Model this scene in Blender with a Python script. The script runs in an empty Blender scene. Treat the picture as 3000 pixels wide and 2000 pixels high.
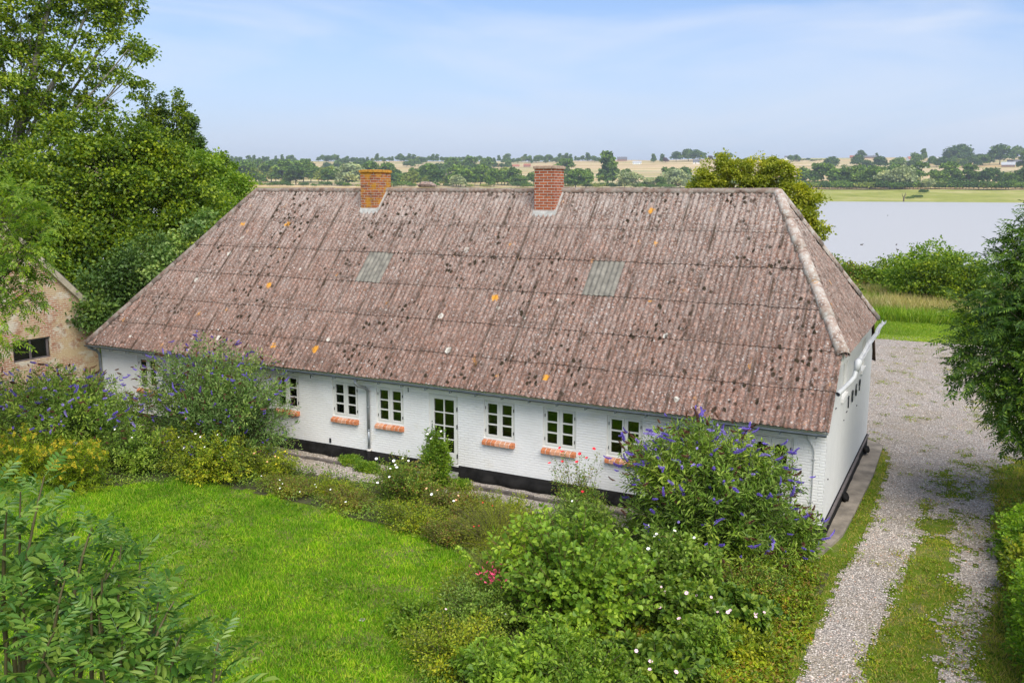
import bpy, bmesh, math, random
import numpy as np
from mathutils import Vector, Matrix
R = math.radians
random.seed(7)
rng = np.random.default_rng(11)
scene = bpy.context.scene
col = scene.collection

# ------------------------------------------------------------------ camera
F_PX = 2613.93
PITCH, YAW, ROLL = R(9.54), R(-27.521), R(0.165)
CAM = np.array([2.555, -19.504, 7.142])
fw = np.array([math.sin(YAW)*math.cos(PITCH), math.cos(YAW)*math.cos(PITCH), -math.sin(PITCH)])
rt = np.array([math.cos(YAW), -math.sin(YAW), 0.0])
up = np.cross(rt, fw)
rt2 = rt*math.cos(ROLL)+up*math.sin(ROLL)
up2 = -rt*math.sin(ROLL)+up*math.cos(ROLL)
cam = bpy.data.cameras.new('camera'); cam_o = bpy.data.objects.new('camera', cam); col.objects.link(cam_o)
cam.sensor_width = 36; cam.lens = F_PX/3000*36; cam.clip_start = 0.2; cam.clip_end = 30000
m = Matrix([[rt2[i], up2[i], -fw[i], CAM[i]] for i in range(3)]+[[0, 0, 0, 1]])
cam_o.matrix_world = m
scene.camera = cam_o

# ------------------------------------------------------------------ light
SUN_AZ, SUN_EL = R(133), R(50)          # azimuth clockwise from +Y
w = bpy.data.worlds.new('World'); scene.world = w; w.use_nodes = True
nt = w.node_tree; nt.nodes.clear()
def NN(t, typ, **k):
    n = t.nodes.new(typ)
    for a, b in k.items():
        if a.startswith('i_'): n.inputs[a[2:].replace('_', ' ')].default_value = b
        else: setattr(n, a, b)
    return n
sky = NN(nt, 'ShaderNodeTexSky'); sky.sky_type = 'NISHITA'; sky.sun_disc = False
sky.sun_elevation = SUN_EL; sky.sun_rotation = SUN_AZ; sky.air_density = 1.0; sky.dust_density = 0.6; sky.ozone_density = 1.6
tc = NN(nt, 'ShaderNodeTexCoord')
mp = NN(nt, 'ShaderNodeMapping'); mp.inputs['Scale'].default_value = (1.0, 1.0, 6.5); mp.inputs['Rotation'].default_value = (0.05, 0.10, 0.5)
nt.links.new(tc.outputs['Generated'], mp.inputs['Vector'])
n1 = NN(nt, 'ShaderNodeTexNoise'); n1.inputs['Scale'].default_value = 1.7; n1.inputs['Detail'].default_value = 7; n1.inputs['Roughness'].default_value = .52; n1.inputs['Distortion'].default_value = .7
nt.links.new(mp.outputs[0], n1.inputs['Vector'])
cr = NN(nt, 'ShaderNodeValToRGB'); cr.color_ramp.elements[0].position = .44; cr.color_ramp.elements[0].color = (.0, .0, .0, 1); cr.color_ramp.elements[1].position = .68; cr.color_ramp.elements[1].color = (.8, .8, .8, 1)
nt.links.new(n1.outputs['Fac'], cr.inputs['Fac'])
mx = NN(nt, 'ShaderNodeMix'); mx.data_type = 'RGBA'
sx_ = NN(nt, 'ShaderNodeSeparateXYZ'); nt.links.new(tc.outputs['Generated'], sx_.inputs[0])
hz_ = NN(nt, 'ShaderNodeMapRange'); hz_.inputs['From Min'].default_value = .0; hz_.inputs['From Max'].default_value = .22; hz_.inputs['To Min'].default_value = .93; hz_.inputs['To Max'].default_value = .0
nt.links.new(sx_.outputs[2], hz_.inputs[0])
mxm = NN(nt, 'ShaderNodeMath'); mxm.operation = 'MAXIMUM'; mxm.inputs[0].default_value = .12; nt.links.new(hz_.outputs[0], mxm.inputs[1])
nt.links.new(mxm.outputs[0], mx.inputs[0]); tint = NN(nt, 'ShaderNodeMix'); tint.data_type = 'RGBA'; tint.blend_type = 'MULTIPLY'; tint.inputs[0].default_value = 1; tint.inputs[7].default_value = (.66, .75, .92, 1)
nt.links.new(sky.outputs[0], tint.inputs[6]); nt.links.new(tint.outputs[2], mx.inputs[6]); mx.inputs[7].default_value = (3.65, 4.15, 5.2, 1)
cl = NN(nt, 'ShaderNodeMix'); cl.data_type = 'RGBA'; cl.inputs[7].default_value = (4.5, 4.85, 5.5, 1)
nt.links.new(cr.outputs[0], cl.inputs[0]); nt.links.new(mx.outputs[2], cl.inputs[6])
bg = NN(nt, 'ShaderNodeBackground'); bg.inputs['Strength'].default_value = 0.105
wo = NN(nt, 'ShaderNodeOutputWorld')
nt.links.new(cl.outputs[2], bg.inputs[0]); nt.links.new(bg.outputs[0], wo.inputs[0])
sl = bpy.data.lights.new('sun', 'SUN'); sl.energy = 3.0; sl.angle = R(50); sl.color = (1, .95, .87)
so = bpy.data.objects.new('sun', sl); col.objects.link(so); so.location = (20, -20, 40)
sd = Vector((math.sin(SUN_AZ)*math.cos(SUN_EL), math.cos(SUN_AZ)*math.cos(SUN_EL), math.sin(SUN_EL)))
so.rotation_euler = sd.to_track_quat('Z', 'Y').to_euler()
vs = scene.view_settings; vs.view_transform = 'Standard'; vs.look = 'None'; vs.gamma = 1; vs.use_curve_mapping = False; vs.exposure = 0.86
scene.render.engine = 'CYCLES'
scene.cycles.max_bounces = 6; scene.cycles.transparent_max_bounces = 6; scene.cycles.volume_bounces = 0

# ------------------------------------------------------------------ helpers
def V(px, py, d):
    """point on the sight line of photo pixel (3000 wide) at horizontal distance d"""
    v = fw*F_PX + rt2*(px-1500) - up2*(py-1000)
    return CAM + v/np.linalg.norm(v[:2])*d
def tag(o, label=None, cat=None, group=None, kind=None):
    if label: o['label'] = label
    if cat: o['category'] = cat
    if group: o['group'] = group
    if kind: o['kind'] = kind
    return o
def link(name, me, parent=None):
    o = bpy.data.objects.new(name, me); col.objects.link(o)
    if parent is not None: o.parent = parent
    return o
def empty(name, loc=(0, 0, 0), rz=0, parent=None):
    o = bpy.data.objects.new(name, None); col.objects.link(o); o.location = loc; o.rotation_euler = (0, 0, rz); o.empty_display_size = .2
    if parent is not None: o.parent = parent
    return o
def np_mesh(name, Vv, F, mats, smooth=False, midx=None):
    """Vv (n,3); F (m,k) uniform polygons"""
    Vv = np.ascontiguousarray(Vv, dtype=np.float32); F = np.ascontiguousarray(F, dtype=np.int32)
    me = bpy.data.meshes.new(name); me.vertices.add(len(Vv)); me.vertices.foreach_set('co', Vv.ravel())
    me.loops.add(F.size); me.loops.foreach_set('vertex_index', F.ravel())
    me.polygons.add(len(F)); me.polygons.foreach_set('loop_start', np.arange(0, F.size, F.shape[1], dtype=np.int32))
    if smooth: me.polygons.foreach_set('use_smooth', np.ones(len(F), dtype=bool))
    else: me.polygons.foreach_set('use_smooth', np.zeros(len(F), dtype=bool))
    for m_ in (mats if isinstance(mats, (list, tuple)) else [mats]): me.materials.append(m_)
    if midx is not None: me.polygons.foreach_set('material_index', np.ascontiguousarray(midx, dtype=np.int32))
    me.update(); me.validate()
    return me
class MB:
    def __init__(s): s.v = []; s.f = []; s.m = []; s.off = (0, 0, 0)
    def add(s, v, f, m=0):
        b = len(s.v); s.v += [tuple(p) for p in v]; s.f += [tuple(b+i for i in q) for q in f]; s.m += [m]*len(f)
        return s
    def box(s, x0, x1, y0, y1, z0, z1, m=0):
        v = [(x, y, z) for z in (z0, z1) for y in (y0, y1) for x in (x0, x1)]
        return s.add(v, [(0, 2, 3, 1), (4, 5, 7, 6), (0, 1, 5, 4), (2, 6, 7, 3), (0, 4, 6, 2), (1, 3, 7, 5)], m)
    def quad(s, a, b, c, d, m=0): return s.add([a, b, c, d], [(0, 1, 2, 3)], m)
    def tube(s, pts, r, n=8, m=0, cap=True):
        pts = [Vector(p) for p in pts]; rs = r if isinstance(r, (list, tuple)) else [r]*len(pts)
        v = []; f = []; prev = None
        for i, p in enumerate(pts):
            d = (pts[min(i+1, len(pts)-1)]-pts[max(i-1, 0)]).normalized()
            if prev is None:
                a = d.cross(Vector((0, 0, 1)))
                if a.length < .1: a = d.cross(Vector((1, 0, 0)))
                a.normalize()
            else:
                a = (prev - d*prev.dot(d)).normalized()
            prev = a; b = d.cross(a)
            for k in range(n):
                t = 2*math.pi*k/n; v.append(p + (a*math.cos(t)+b*math.sin(t))*rs[i])
        for i in range(len(pts)-1):
            for k in range(n):
                f.append((i*n+k, i*n+(k+1) % n, (i+1)*n+(k+1) % n, (i+1)*n+k))
        if cap: f.append(tuple(range(n-1, -1, -1))); f.append(tuple((len(pts)-1)*n+k for k in range(n)))
        return s.add(v, f, m)
    def build(s, name, mats, parent=None, bevel=0, smooth=False, uv=True):
        me = bpy.data.meshes.new(name); me.from_pydata(s.v, [], s.f)
        mats = mats if isinstance(mats, (list, tuple)) else [mats]
        for m_ in mats: me.materials.append(m_)
        for i, p in enumerate(me.polygons): p.material_index = s.m[i]; p.use_smooth = smooth
        me.update()
        if uv: box_uv(me)
        o = link(name, me, parent)
        if bevel:
            b = o.modifiers.new('bevel', 'BEVEL'); b.width = bevel; b.segments = 2; b.limit_method = 'ANGLE'
        return o
def box_uv(me):
    uvl = me.uv_layers.new(name='UVMap')
    for p in me.polygons:
        n = p.normal; ax = max(range(3), key=lambda i: abs(n[i]))
        for li in p.loop_indices:
            c = me.vertices[me.loops[li].vertex_index].co
            uvl.data[li].uv = ((c.y, c.z), (c.x, c.z), (c.x, c.y))[ax]
# value noise
_lat = np.random.default_rng(5).random((256, 256))
def vnoise(x, y):
    x = np.asarray(x, float); y = np.asarray(y, float)
    xi = np.floor(x).astype(int); yi = np.floor(y).astype(int); fx = x-xi; fy = y-yi
    fx = fx*fx*(3-2*fx); fy = fy*fy*(3-2*fy)
    g = lambda a, b: _lat[a % 256, b % 256]
    return (g(xi, yi)*(1-fx)+g(xi+1, yi)*fx)*(1-fy)+(g(xi, yi+1)*(1-fx)+g(xi+1, yi+1)*fx)*fy
def fbm(x, y, o=4):
    s = 0; a = .5; t = 0
    for i in range(o): s = s+a*vnoise(x*2**i+17*i, y*2**i+31*i); t += a; a *= .5
    return s/t

# ------------------------------------------------------------------ materials
def new_mat(name):
    ma = bpy.data.materials.new(name); ma.use_nodes = True; t = ma.node_tree; t.nodes.clear()
    out = NN(t, 'ShaderNodeOutputMaterial'); p = NN(t, 'ShaderNodeBsdfPrincipled'); t.links.new(p.outputs[0], out.inputs[0])
    return ma, t, p, out
def ramp(t, src, stops, interp='LINEAR'):
    r = NN(t, 'ShaderNodeValToRGB'); r.color_ramp.interpolation = interp
    e = r.color_ramp.elements
    while len(e) < len(stops): e.new(.5)
    for i, (p, c) in enumerate(stops):
        e[i].position = p; e[i].color = (c[0], c[1], c[2], 1) if isinstance(c, (tuple, list)) else (c, c, c, 1)
    if src is not None: t.links.new(src, r.inputs[0])
    return r.outputs[0]
def mixc(t, fac, a, b, mode='MIX'):
    n = NN(t, 'ShaderNodeMix'); n.data_type = 'RGBA'; n.blend_type = mode
    for sock, val in ((0, fac), (6, a), (7, b)):
        if isinstance(val, (int, float)): n.inputs[sock].default_value = val
        elif isinstance(val, (tuple, list)): n.inputs[sock].default_value = (val[0], val[1], val[2], 1)
        else: t.links.new(val, n.inputs[sock])
    return n.outputs[2]
def math_(t, op, a, b=None):
    n = NN(t, 'ShaderNodeMath'); n.operation = op
    for i, val in enumerate((a, b)):
        if val is None: continue
        if isinstance(val, (int, float)): n.inputs[i].default_value = val
        else: t.links.new(val, n.inputs[i])
    return n.outputs[0]
def noise(t, vec, scale, detail=4, rough=.55, dist=0):
    n = NN(t, 'ShaderNodeTexNoise'); n.inputs['Scale'].default_value = scale; n.inputs['Detail'].default_value = detail; n.inputs['Roughness'].default_value = rough; n.inputs['Distortion'].default_value = dist
    if vec is not None: t.links.new(vec, n.inputs['Vector'])
    return n.outputs['Fac']
def voro(t, vec, scale, feature='F1', rnd=1.0):
    n = NN(t, 'ShaderNodeTexVoronoi'); n.inputs['Scale'].default_value = scale; n.feature = feature; n.inputs['Randomness'].default_value = rnd
    if vec is not None: t.links.new(vec, n.inputs['Vector'])
    return n
def mapping(t, vec, scale=(1, 1, 1), loc=(0, 0, 0), rot=(0, 0, 0)):
    n = NN(t, 'ShaderNodeMapping'); n.inputs['Scale'].default_value = scale; n.inputs['Location'].default_value = loc; n.inputs['Rotation'].default_value = rot
    t.links.new(vec, n.inputs['Vector']); return n.outputs[0]
def coords(t, which='Object'):
    return NN(t, 'ShaderNodeTexCoord').outputs[which]
def bump(t, p, h, strength=.5, dist=.01):
    b = NN(t, 'ShaderNodeBump'); b.inputs['Strength'].default_value = strength; b.inputs['Distance'].default_value = dist
    t.links.new(h, b.inputs['Height']); t.links.new(b.outputs[0], p.inputs['Normal']); return b
def simple(name, c, rough=.6, metal=0, var=.12, scale=8, bmp=.0, spec=.5):
    ma, t, p, o = new_mat(name); v = coords(t)
    n = noise(t, v, scale, 5)
    cc = mixc(t, 1, c, ramp(t, n, [(.3, 1-var), (.7, 1+var*.5)]), 'MULTIPLY')
    t.links.new(cc, p.inputs['Base Color']); p.inputs['Roughness'].default_value = rough; p.inputs['Metallic'].default_value = metal
    p.inputs['Specular IOR Level'].default_value = spec
    if bmp: bump(t, p, n, bmp, .01)
    return ma
def leafmat(name, cols, transl=.35, rough=.5, hue_noise=.55, nscale=.9, back=1.25):
    cols = [(c_[0]*1.55, c_[1]*1.45, c_[2]*.95) for c_ in cols] if 'far_' not in name else cols
    ma, t, p, out = new_mat(name)
    g = NN(t, 'ShaderNodeNewGeometry')
    c = ramp(t, g.outputs['Random Per Island'], [(i/(max(1, len(cols)-1)), q) for i, q in enumerate(cols)])
    n = noise(t, coords(t), nscale, 3)
    c = mixc(t, hue_noise, c, mixc(t, 1, c, ramp(t, n, [(.32, (.38, .48, .55)), (.5, (1, 1, 1)), (.66, (1.9, 1.55, 1.0))]), 'MULTIPLY'))
    t.links.new(c, p.inputs['Base Color']); p.inputs['Roughness'].default_value = rough; p.inputs['Specular IOR Level'].default_value = .35 if rough < .55 else .08
    tr = NN(t, 'ShaderNodeBsdfTranslucent'); t.links.new(mixc(t, 1, c, (back*1.15, back*1.2, back*.5), 'MULTIPLY'), tr.inputs[0])
    ms = NN(t, 'ShaderNodeMixShader'); ms.inputs[0].default_value = transl
    t.links.new(p.outputs[0], ms.inputs[1]); t.links.new(tr.outputs[0], ms.inputs[2]); t.links.new(ms.outputs[0], out.inputs[0])
    return ma

def roof_material(name, base, side=1.0, age=1.0):
    ma, t, p, o = new_mat(name); uv = coords(t, 'UV')
    # sheet to sheet tone
    br = NN(t, 'ShaderNodeTexBrick'); br.offset = 0; br.squash = 1
    br.inputs['Scale'].default_value = 1; br.inputs['Brick Width'].default_value = .876; br.inputs['Row Height'].default_value = 1.13
    br.inputs['Mortar Size'].default_value = 0; br.inputs['Color1'].default_value = (.82, .82, .82, 1); br.inputs['Color2'].default_value = (1.16, 1.12, 1.10, 1)
    t.links.new(uv, br.inputs['Vector'])
    n_big = noise(t, uv, .35, 4, .6)
    n_mid = noise(t, uv, 3.0, 6, .65)
    st = mapping(t, uv, (6.5, .9, 1))
    n_st = noise(t, st, 1.6, 6, .6)
    c = ramp(t, n_mid, [(.25, tuple(q*.62 for q in base)), (.5, base), (.75, (base[0]*1.35, base[1]*1.32, base[2]*1.3))])
    c = mixc(t, .8, c, br.outputs[0], 'MULTIPLY')
    c = mixc(t, ramp(t, n_st, [(.52, 0), (.66, .55)]), c, (.085, .062, .05))
    # pinkish worn spots
    vp = voro(t, mapping(t, uv, (1, .8, 1)), 22)
    c = mixc(t, ramp(t, vp.outputs['Color'], [(.72, 0), (.78, .55)], 'LINEAR'), c, (.46, .27, .20))
    # pale crustose lichen, denser near the ridge (v small)
    sep = NN(t, 'ShaderNodeSeparateXYZ'); t.links.new(uv, sep.inputs[0])
    v_top = ramp(t, math_(t, 'DIVIDE', sep.outputs[1], 6.8), [(0, 1.0), (.28, .55), (1, .28)])
    vl = voro(t, uv, 21); vl2 = voro(t, uv, 10)
    m1 = noise(t, uv, 17, 3, .9); m2 = noise(t, mapping(t, uv, (1, 1, 1), (7, 3, 0)), 12, 4, .8); m3 = noise(t, mapping(t, uv, (1, .7, 1), (1, 9, 0)), 30, 2, .8)
    lich = math_(t, 'MULTIPLY', ramp(t, m1, [(.51, 0), (.57, 1)]), math_(t, 'MULTIPLY', v_top, ramp(t, n_big, [(.3, .8), (.7, 1.6)])))
    c = mixc(t, ramp(t, m2, [(.36, .85), (.50, 0)]), c, (.10, .072, .06))
    c = mixc(t, ramp(t, m3, [(.36, .8), (.47, 0)]), c, (.075, .055, .045))
    c = mixc(t, lich, c, (.35, .31, .27))
    dotm = math_(t, 'MULTIPLY', ramp(t, vl.outputs['Distance'], [(.22, 1), (.42, 0)]), ramp(t, vl.outputs['Color'], [(.68, 0), (.74, .8)]))
    c = mixc(t, math_(t, 'MULTIPLY', dotm, ramp(t, n_big, [(.35, .3), (.65, 1)])), c, (.50, .47, .45))
    dot2 = math_(t, 'MULTIPLY', ramp(t, vl2.outputs['Distance'], [(.18, 1), (.3, 0)]), ramp(t, vl2.outputs['Color'], [(.74, 0), (.78, .8)]))
    c = mixc(t, dot2, c, (.42, .40, .37))
    grey = math_(t, 'MULTIPLY', ramp(t, n_st, [(.35, .75), (.6, 0)]), v_top)
    c = mixc(t, grey, c, (.39, .34, .30))
    # big white rosettes
    vb = voro(t, mapping(t, uv, (1, .85, 1), (3, 5, 0)), 1.25)
    nd = noise(t, uv, 16, 3)
    rd = math_(t, 'ADD', vb.outputs['Distance'], math_(t, 'MULTIPLY', math_(t, 'SUBTRACT', nd, .5), .10))
    ring = ramp(t, rd, [(0, .7), (.055, .5), (.075, 1), (.095, 1), (.11, 0)])
    sel = NN(t, 'ShaderNodeSeparateColor'); t.links.new(vb.outputs['Color'], sel.inputs[0])
    low = ramp(t, math_(t, 'DIVIDE', sep.outputs[1], 6.8), [(.25, 0), (.4, 1)])
    c = mixc(t, math_(t, 'MULTIPLY', math_(t, 'MULTIPLY', ring, ramp(t, sel.outputs[0], [(.55, 0), (.58, .9)])), low), c, (.55, .53, .46))
    # orange lichen
    vo = voro(t, mapping(t, uv, (1, .9, 1), (9.7, 2.3, 0)), 1.0)
    ro = math_(t, 'ADD', vo.outputs['Distance'], math_(t, 'MULTIPLY', math_(t, 'SUBTRACT', noise(t, uv, 13, 5, .7), .5), .32))
    so_ = NN(t, 'ShaderNodeSeparateColor'); t.links.new(vo.outputs['Color'], so_.inputs[0])
    om = math_(t, 'MULTIPLY', ramp(t, ro, [(.08, 1), (.12, 0)]), ramp(t, so_.outputs[1], [(.50, 0), (.52, .95)]))
    om2 = math_(t, 'MULTIPLY', ramp(t, noise(t, mapping(t, uv, (1, .6, 1), (4, 4, 0)), 2.6, 6, .7), [(.64, 0), (.70, .8)]), ramp(t, noise(t, uv, 25, 2), [(.45, 0), (.55, 1)]))
    c = mixc(t, math_(t, 'MAXIMUM', om, om2), c, (.58, .26, .025))
    # dark lines where the sheets overlap sideways
    fr_ = math_(t, 'FRACT', math_(t, 'DIVIDE', sep.outputs[0], .876))
    jl = math_(t, 'MULTIPLY', ramp(t, fr_, [(0, 1), (.035, .9), (.06, 0), (.985, 0), (1, 1)]), ramp(t, noise(t, mapping(t, uv, (1, .6, 1), (5, 1, 0)), 2.2, 4, .7), [(.40, 0), (.58, .85)]))
    c = mixc(t, jl, c, (.04, .028, .018))
    rowd = math_(t, 'FRACT', math_(t, 'DIVIDE', math_(t, 'SUBTRACT', sep.outputs[1], .22), 1.105))
    rl_ = math_(t, 'MULTIPLY', ramp(t, rowd, [(0, .75), (.10, .25), (.2, 0), (.95, 0), (1, .75)]), ramp(t, noise(t, uv, 5, 4, .7), [(.45, 0), (.6, .7)]))
    c = mixc(t, rl_, c, (.06, .042, .03))
    # dark moss, elongated down the slope, in patches
    vm = voro(t, mapping(t, uv, (6.85, 4.6, 1)), 1.15)
    sm = NN(t, 'ShaderNodeSeparateColor'); t.links.new(vm.outputs['Color'], sm.inputs[0])
    rm = math_(t, 'ADD', vm.outputs['Distance'], math_(t, 'MULTIPLY', math_(t, 'SUBTRACT', noise(t, uv, 13, 4, .7), .5), .75))
    patch = ramp(t, noise(t, mapping(t, uv, (1, .7, 1), (2, 7, 0)), .55, 4, .6), [(.44, 0), (.56, 1)])
    mm = math_(t, 'MULTIPLY', math_(t, 'MULTIPLY', ramp(t, rm, [(.26, 1), (.38, 0)]), ramp(t, sm.outputs[2], [(.40, 0), (.44, 1)])), patch)
    c = mixc(t, math_(t, 'MULTIPLY', mm, age), c, (.028, .020, .010))
    t.links.new(c, p.inputs['Base Color']); p.inputs['Roughness'].default_value = .9; p.inputs['Specular IOR Level'].default_value = .2
    h = math_(t, 'ADD', math_(t, 'MULTIPLY', n_mid, .5), math_(t, 'ADD', math_(t, 'MULTIPLY', dotm, .25), math_(t, 'MULTIPLY', mm, 1.2)))
    bump(t, p, h, .8, .015)
    return ma
def brick_material(name, c1, c2, mortar, bw=.25, rh=.077, ms=.012, patches=None, stain=None):
    ma, t, p, o = new_mat(name); uv = coords(t, 'UV')
    wob = noise(t, uv, 3, 2)
    uvw = mixc(t, .008, uv, NNout(t, 'ShaderNodeTexNoise', uv, 6), 'ADD')
    br = NN(t, 'ShaderNodeTexBrick'); br.inputs['Scale'].default_value = 1; br.inputs['Brick Width'].default_value = bw; br.inputs['Row Height'].default_value = rh
    br.inputs['Mortar Size'].default_value = ms; br.inputs['Mortar Smooth'].default_value = .3; br.inputs['Bias'].default_value = 0
    br.inputs['Color1'].default_value = (*c1, 1); br.inputs['Color2'].default_value = (*c2, 1); br.inputs['Mortar'].default_value = (*mortar, 1)
    t.links.new(uvw, br.inputs['Vector'])
    c = mixc(t, .5, br.outputs[0], mixc(t, 1, br.outputs[0], ramp(t, noise(t, uv, 9, 6, .7), [(.3, .45), (.7, 1.4)]), 'MULTIPLY'))
    if patches:
        for (colr, sc, lo, hi, mx_) in patches:
            c = mixc(t, ramp(t, noise(t, mapping(t, uv, (1, 1.3, 1), (sc, sc*2, 0)), sc, 6, .65), [(lo, 0), (hi, mx_)]), c, colr)
    t.links.new(c, p.inputs['Base Color']); p.inputs['Roughness'].default_value = .9; p.inputs['Specular IOR Level'].default_value = .2
    bump(t, p, math_(t, 'ADD', math_(t, 'MULTIPLY', br.outputs['Fac'], -.8), math_(t, 'MULTIPLY', noise(t, uv, 25, 4), .4)), .8, .012)
    return ma
def NNout(t, typ, vec, scale):
    n = t.nodes.new(typ); n.inputs['Scale'].default_value = scale; t.links.new(vec, n.inputs['Vector']); return n.outputs['Color']

M = {}
def whitewash():
    ma, t, p, o = new_mat('whitewashed_brick'); uv = coords(t, 'UV')
    br = NN(t, 'ShaderNodeTexBrick'); br.inputs['Scale'].default_value = 1; br.inputs['Brick Width'].default_value = .24; br.inputs['Row Height'].default_value = .066
    br.inputs['Mortar Size'].default_value = .008; br.inputs['Mortar Smooth'].default_value = .8
    t.links.new(mixc(t, .02, uv, NNout(t, 'ShaderNodeTexNoise', uv, 2.5), 'ADD'), br.inputs['Vector'])
    n = noise(t, uv, 1.1, 6, .6); n2 = noise(t, mapping(t, uv, (1, 4, 1)), 7, 6, .65)
    c = ramp(t, n, [(.3, (.74, .725, .69)), (.65, (.82, .81, .775))])
    c = mixc(t, ramp(t, n2, [(.55, 0), (.75, .22)]), c, (.58, .58, .56))
    c = mixc(t, ramp(t, noise(t, mapping(t, uv, (1, 1.4, 1), (.6, 1.2, 0)), .9, 5, .6), [(.6, 0), (.74, .35)]), c, (.62, .55, .38))
    c = mixc(t, math_(t, 'MULTIPLY', br.outputs['Fac'], .12), c, (.5, .5, .48))
    t.links.new(c, p.inputs['Base Color']); p.inputs['Roughness'].default_value = .85; p.inputs['Specular IOR Level'].default_value = .25
    bump(t, p, math_(t, 'ADD', math_(t, 'MULTIPLY', br.outputs['Fac'], -.7), math_(t, 'MULTIPLY', n2, .9)), .75, .012)
    return ma
M['wall'] = whitewash()
M['render'] = simple('white_render', (.66, .65, .62), .8, var=.05, scale=3, bmp=.25)
M['roof'] = roof_material('lichened_fibre_cement', (.155, .070, .043))
M['roof_end'] = roof_material('weathered_hip_sheets', (.20, .115, .085), age=.5)
M['ridge'] = roof_material('ridge_fibre_cement', (.36, .25, .21), age=.6)
M['cap'] = None
def capmat(k=1.0):
    ma, t, p, o = new_mat('lichened_cap'); v = coords(t)
    n = noise(t, v, 5, 6, .7); vl = voro(t, v, 16)
    c = ramp(t, n, [(.32, (.13, .085, .065)), (.46, (.34, .25, .20)), (.62, (.45, .42, .37))])
    c = mixc(t, math_(t, 'MULTIPLY', ramp(t, vl.outputs['Distance'], [(.25, 1), (.4, 0)]), ramp(t, vl.outputs['Color'], [(.4, 0), (.5, .8)])), c, (.5, .49, .45))
    c = mixc(t, ramp(t, noise(t, v, 2.1, 5, .7), [(.66, 0), (.7, .8)]), c, (.5, .25, .06))
    c = mixc(t, 1, c, (k, k*.93, k*.9) if k < 1 else (1, 1, 1), 'MULTIPLY')
    t.links.new(c, p.inputs['Base Color']); p.inputs['Roughness'].default_value = .9; bump(t, p, n, .6, .02)
    return ma
M['cap'] = capmat()
M['cap2'] = capmat(.55)
M['grey_sheet'] = simple('grey_corrugated_sheet', (.20, .185, .15), .8, var=.5, scale=5, bmp=.3)
M['brick'] = brick_material('red_chimney_brick', (.44, .12, .045), (.30, .075, .035), (.48, .44, .38), bw=.25, rh=.078, ms=.01,
                            patches=[((.07, .045, .035), 3.2, .58, .68, .75), ((.30, .20, .13), 1.8, .6, .75, .5)])
M['brick_lichen'] = brick_material('lichened_chimney_brick', (.42, .12, .04), (.25, .07, .04), (.42, .38, .30), bw=.25, rh=.078, ms=.01,
                            patches=[((.52, .25, .02), 2.6, .47, .58, .8), ((.08, .06, .04), 3.9, .56, .68, .7)])
M['orange_cap'] = simple('orange_lichened_crown', (.50, .24, .03), .9, var=.5, scale=9, bmp=.5)
M['pale_cap'] = simple('weathered_brick_crown', (.42, .30, .22), .9, var=.4, scale=9, bmp=.5)
M['mortar'] = simple('grey_mortar_flashing', (.42, .41, .38), .9, var=.3, scale=8, bmp=.5)
M['zinc'] = simple('weathered_zinc', (.30, .32, .33), .45, metal=.6, var=.25, scale=6)
M['gutter_dark'] = simple('dark_gutter', (.10, .12, .13), .5, metal=.3, var=.3, scale=5)
M['gutter_white'] = simple('white_plastic_gutter', (.46, .46, .44), .5, var=.2, scale=3)
M['frame'] = simple('warm_white_painted_wood', (.70, .69, .63), .5, var=.05, scale=3)
M['iron'] = simple('black_iron', (.025, .03, .035), .5, metal=.3, var=.3)
M['black'] = simple('black_tar', (.014, .013, .012), .8, var=.6, scale=4, bmp=.8, spec=.15)
M['timber'] = simple('old_grey_timber', (.12, .10, .095), .85, var=.4, scale=6, bmp=.4)
M['sill'] = simple('orange_sill_brick', (.55, .19, .075), .8, var=.35, scale=14, bmp=.4)
M['sill2'] = simple('pale_orange_sill_brick', (.62, .30, .17), .8, var=.3, scale=14, bmp=.4)
M['joint'] = simple('pale_mortar', (.62, .58, .52), .9, var=.1)
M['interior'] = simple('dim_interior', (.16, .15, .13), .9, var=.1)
M['steel'] = simple('brushed_steel', (.5, .5, .5), .3, metal=1)
M['pot'] = simple('pale_ceramic', (.55, .52, .46), .4, var=.05)
M['barnbrick'] = brick_material('barn_brick', (.36, .13, .075), (.48, .25, .15), (.56, .47, .34), bw=.24, rh=.075, ms=.016,
                            patches=[((.54, .42, .25), .7, .45, .56, .85), ((.62, .56, .44), 1.3, .52, .60, .85), ((.28, .10, .05), 2.0, .56, .64, .6)])
M['board'] = simple('pale_weathered_board', (.44, .38, .27), .8, var=.3, scale=4)
M['darkroof'] = simple('dark_barn_roof', (.08, .075, .07), .9, var=.3)
M['concrete'] = simple('worn_concrete', (.26, .22, .17), .95, var=.5, scale=2.2, bmp=.6)
M['kerb'] = simple('edging_stone', (.13, .11, .095), .95, var=.5, scale=5, bmp=.6)
M['slab'] = simple('grey_step_stone', (.26, .26, .22), .95, var=.4, scale=7, bmp=.5)
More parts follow.
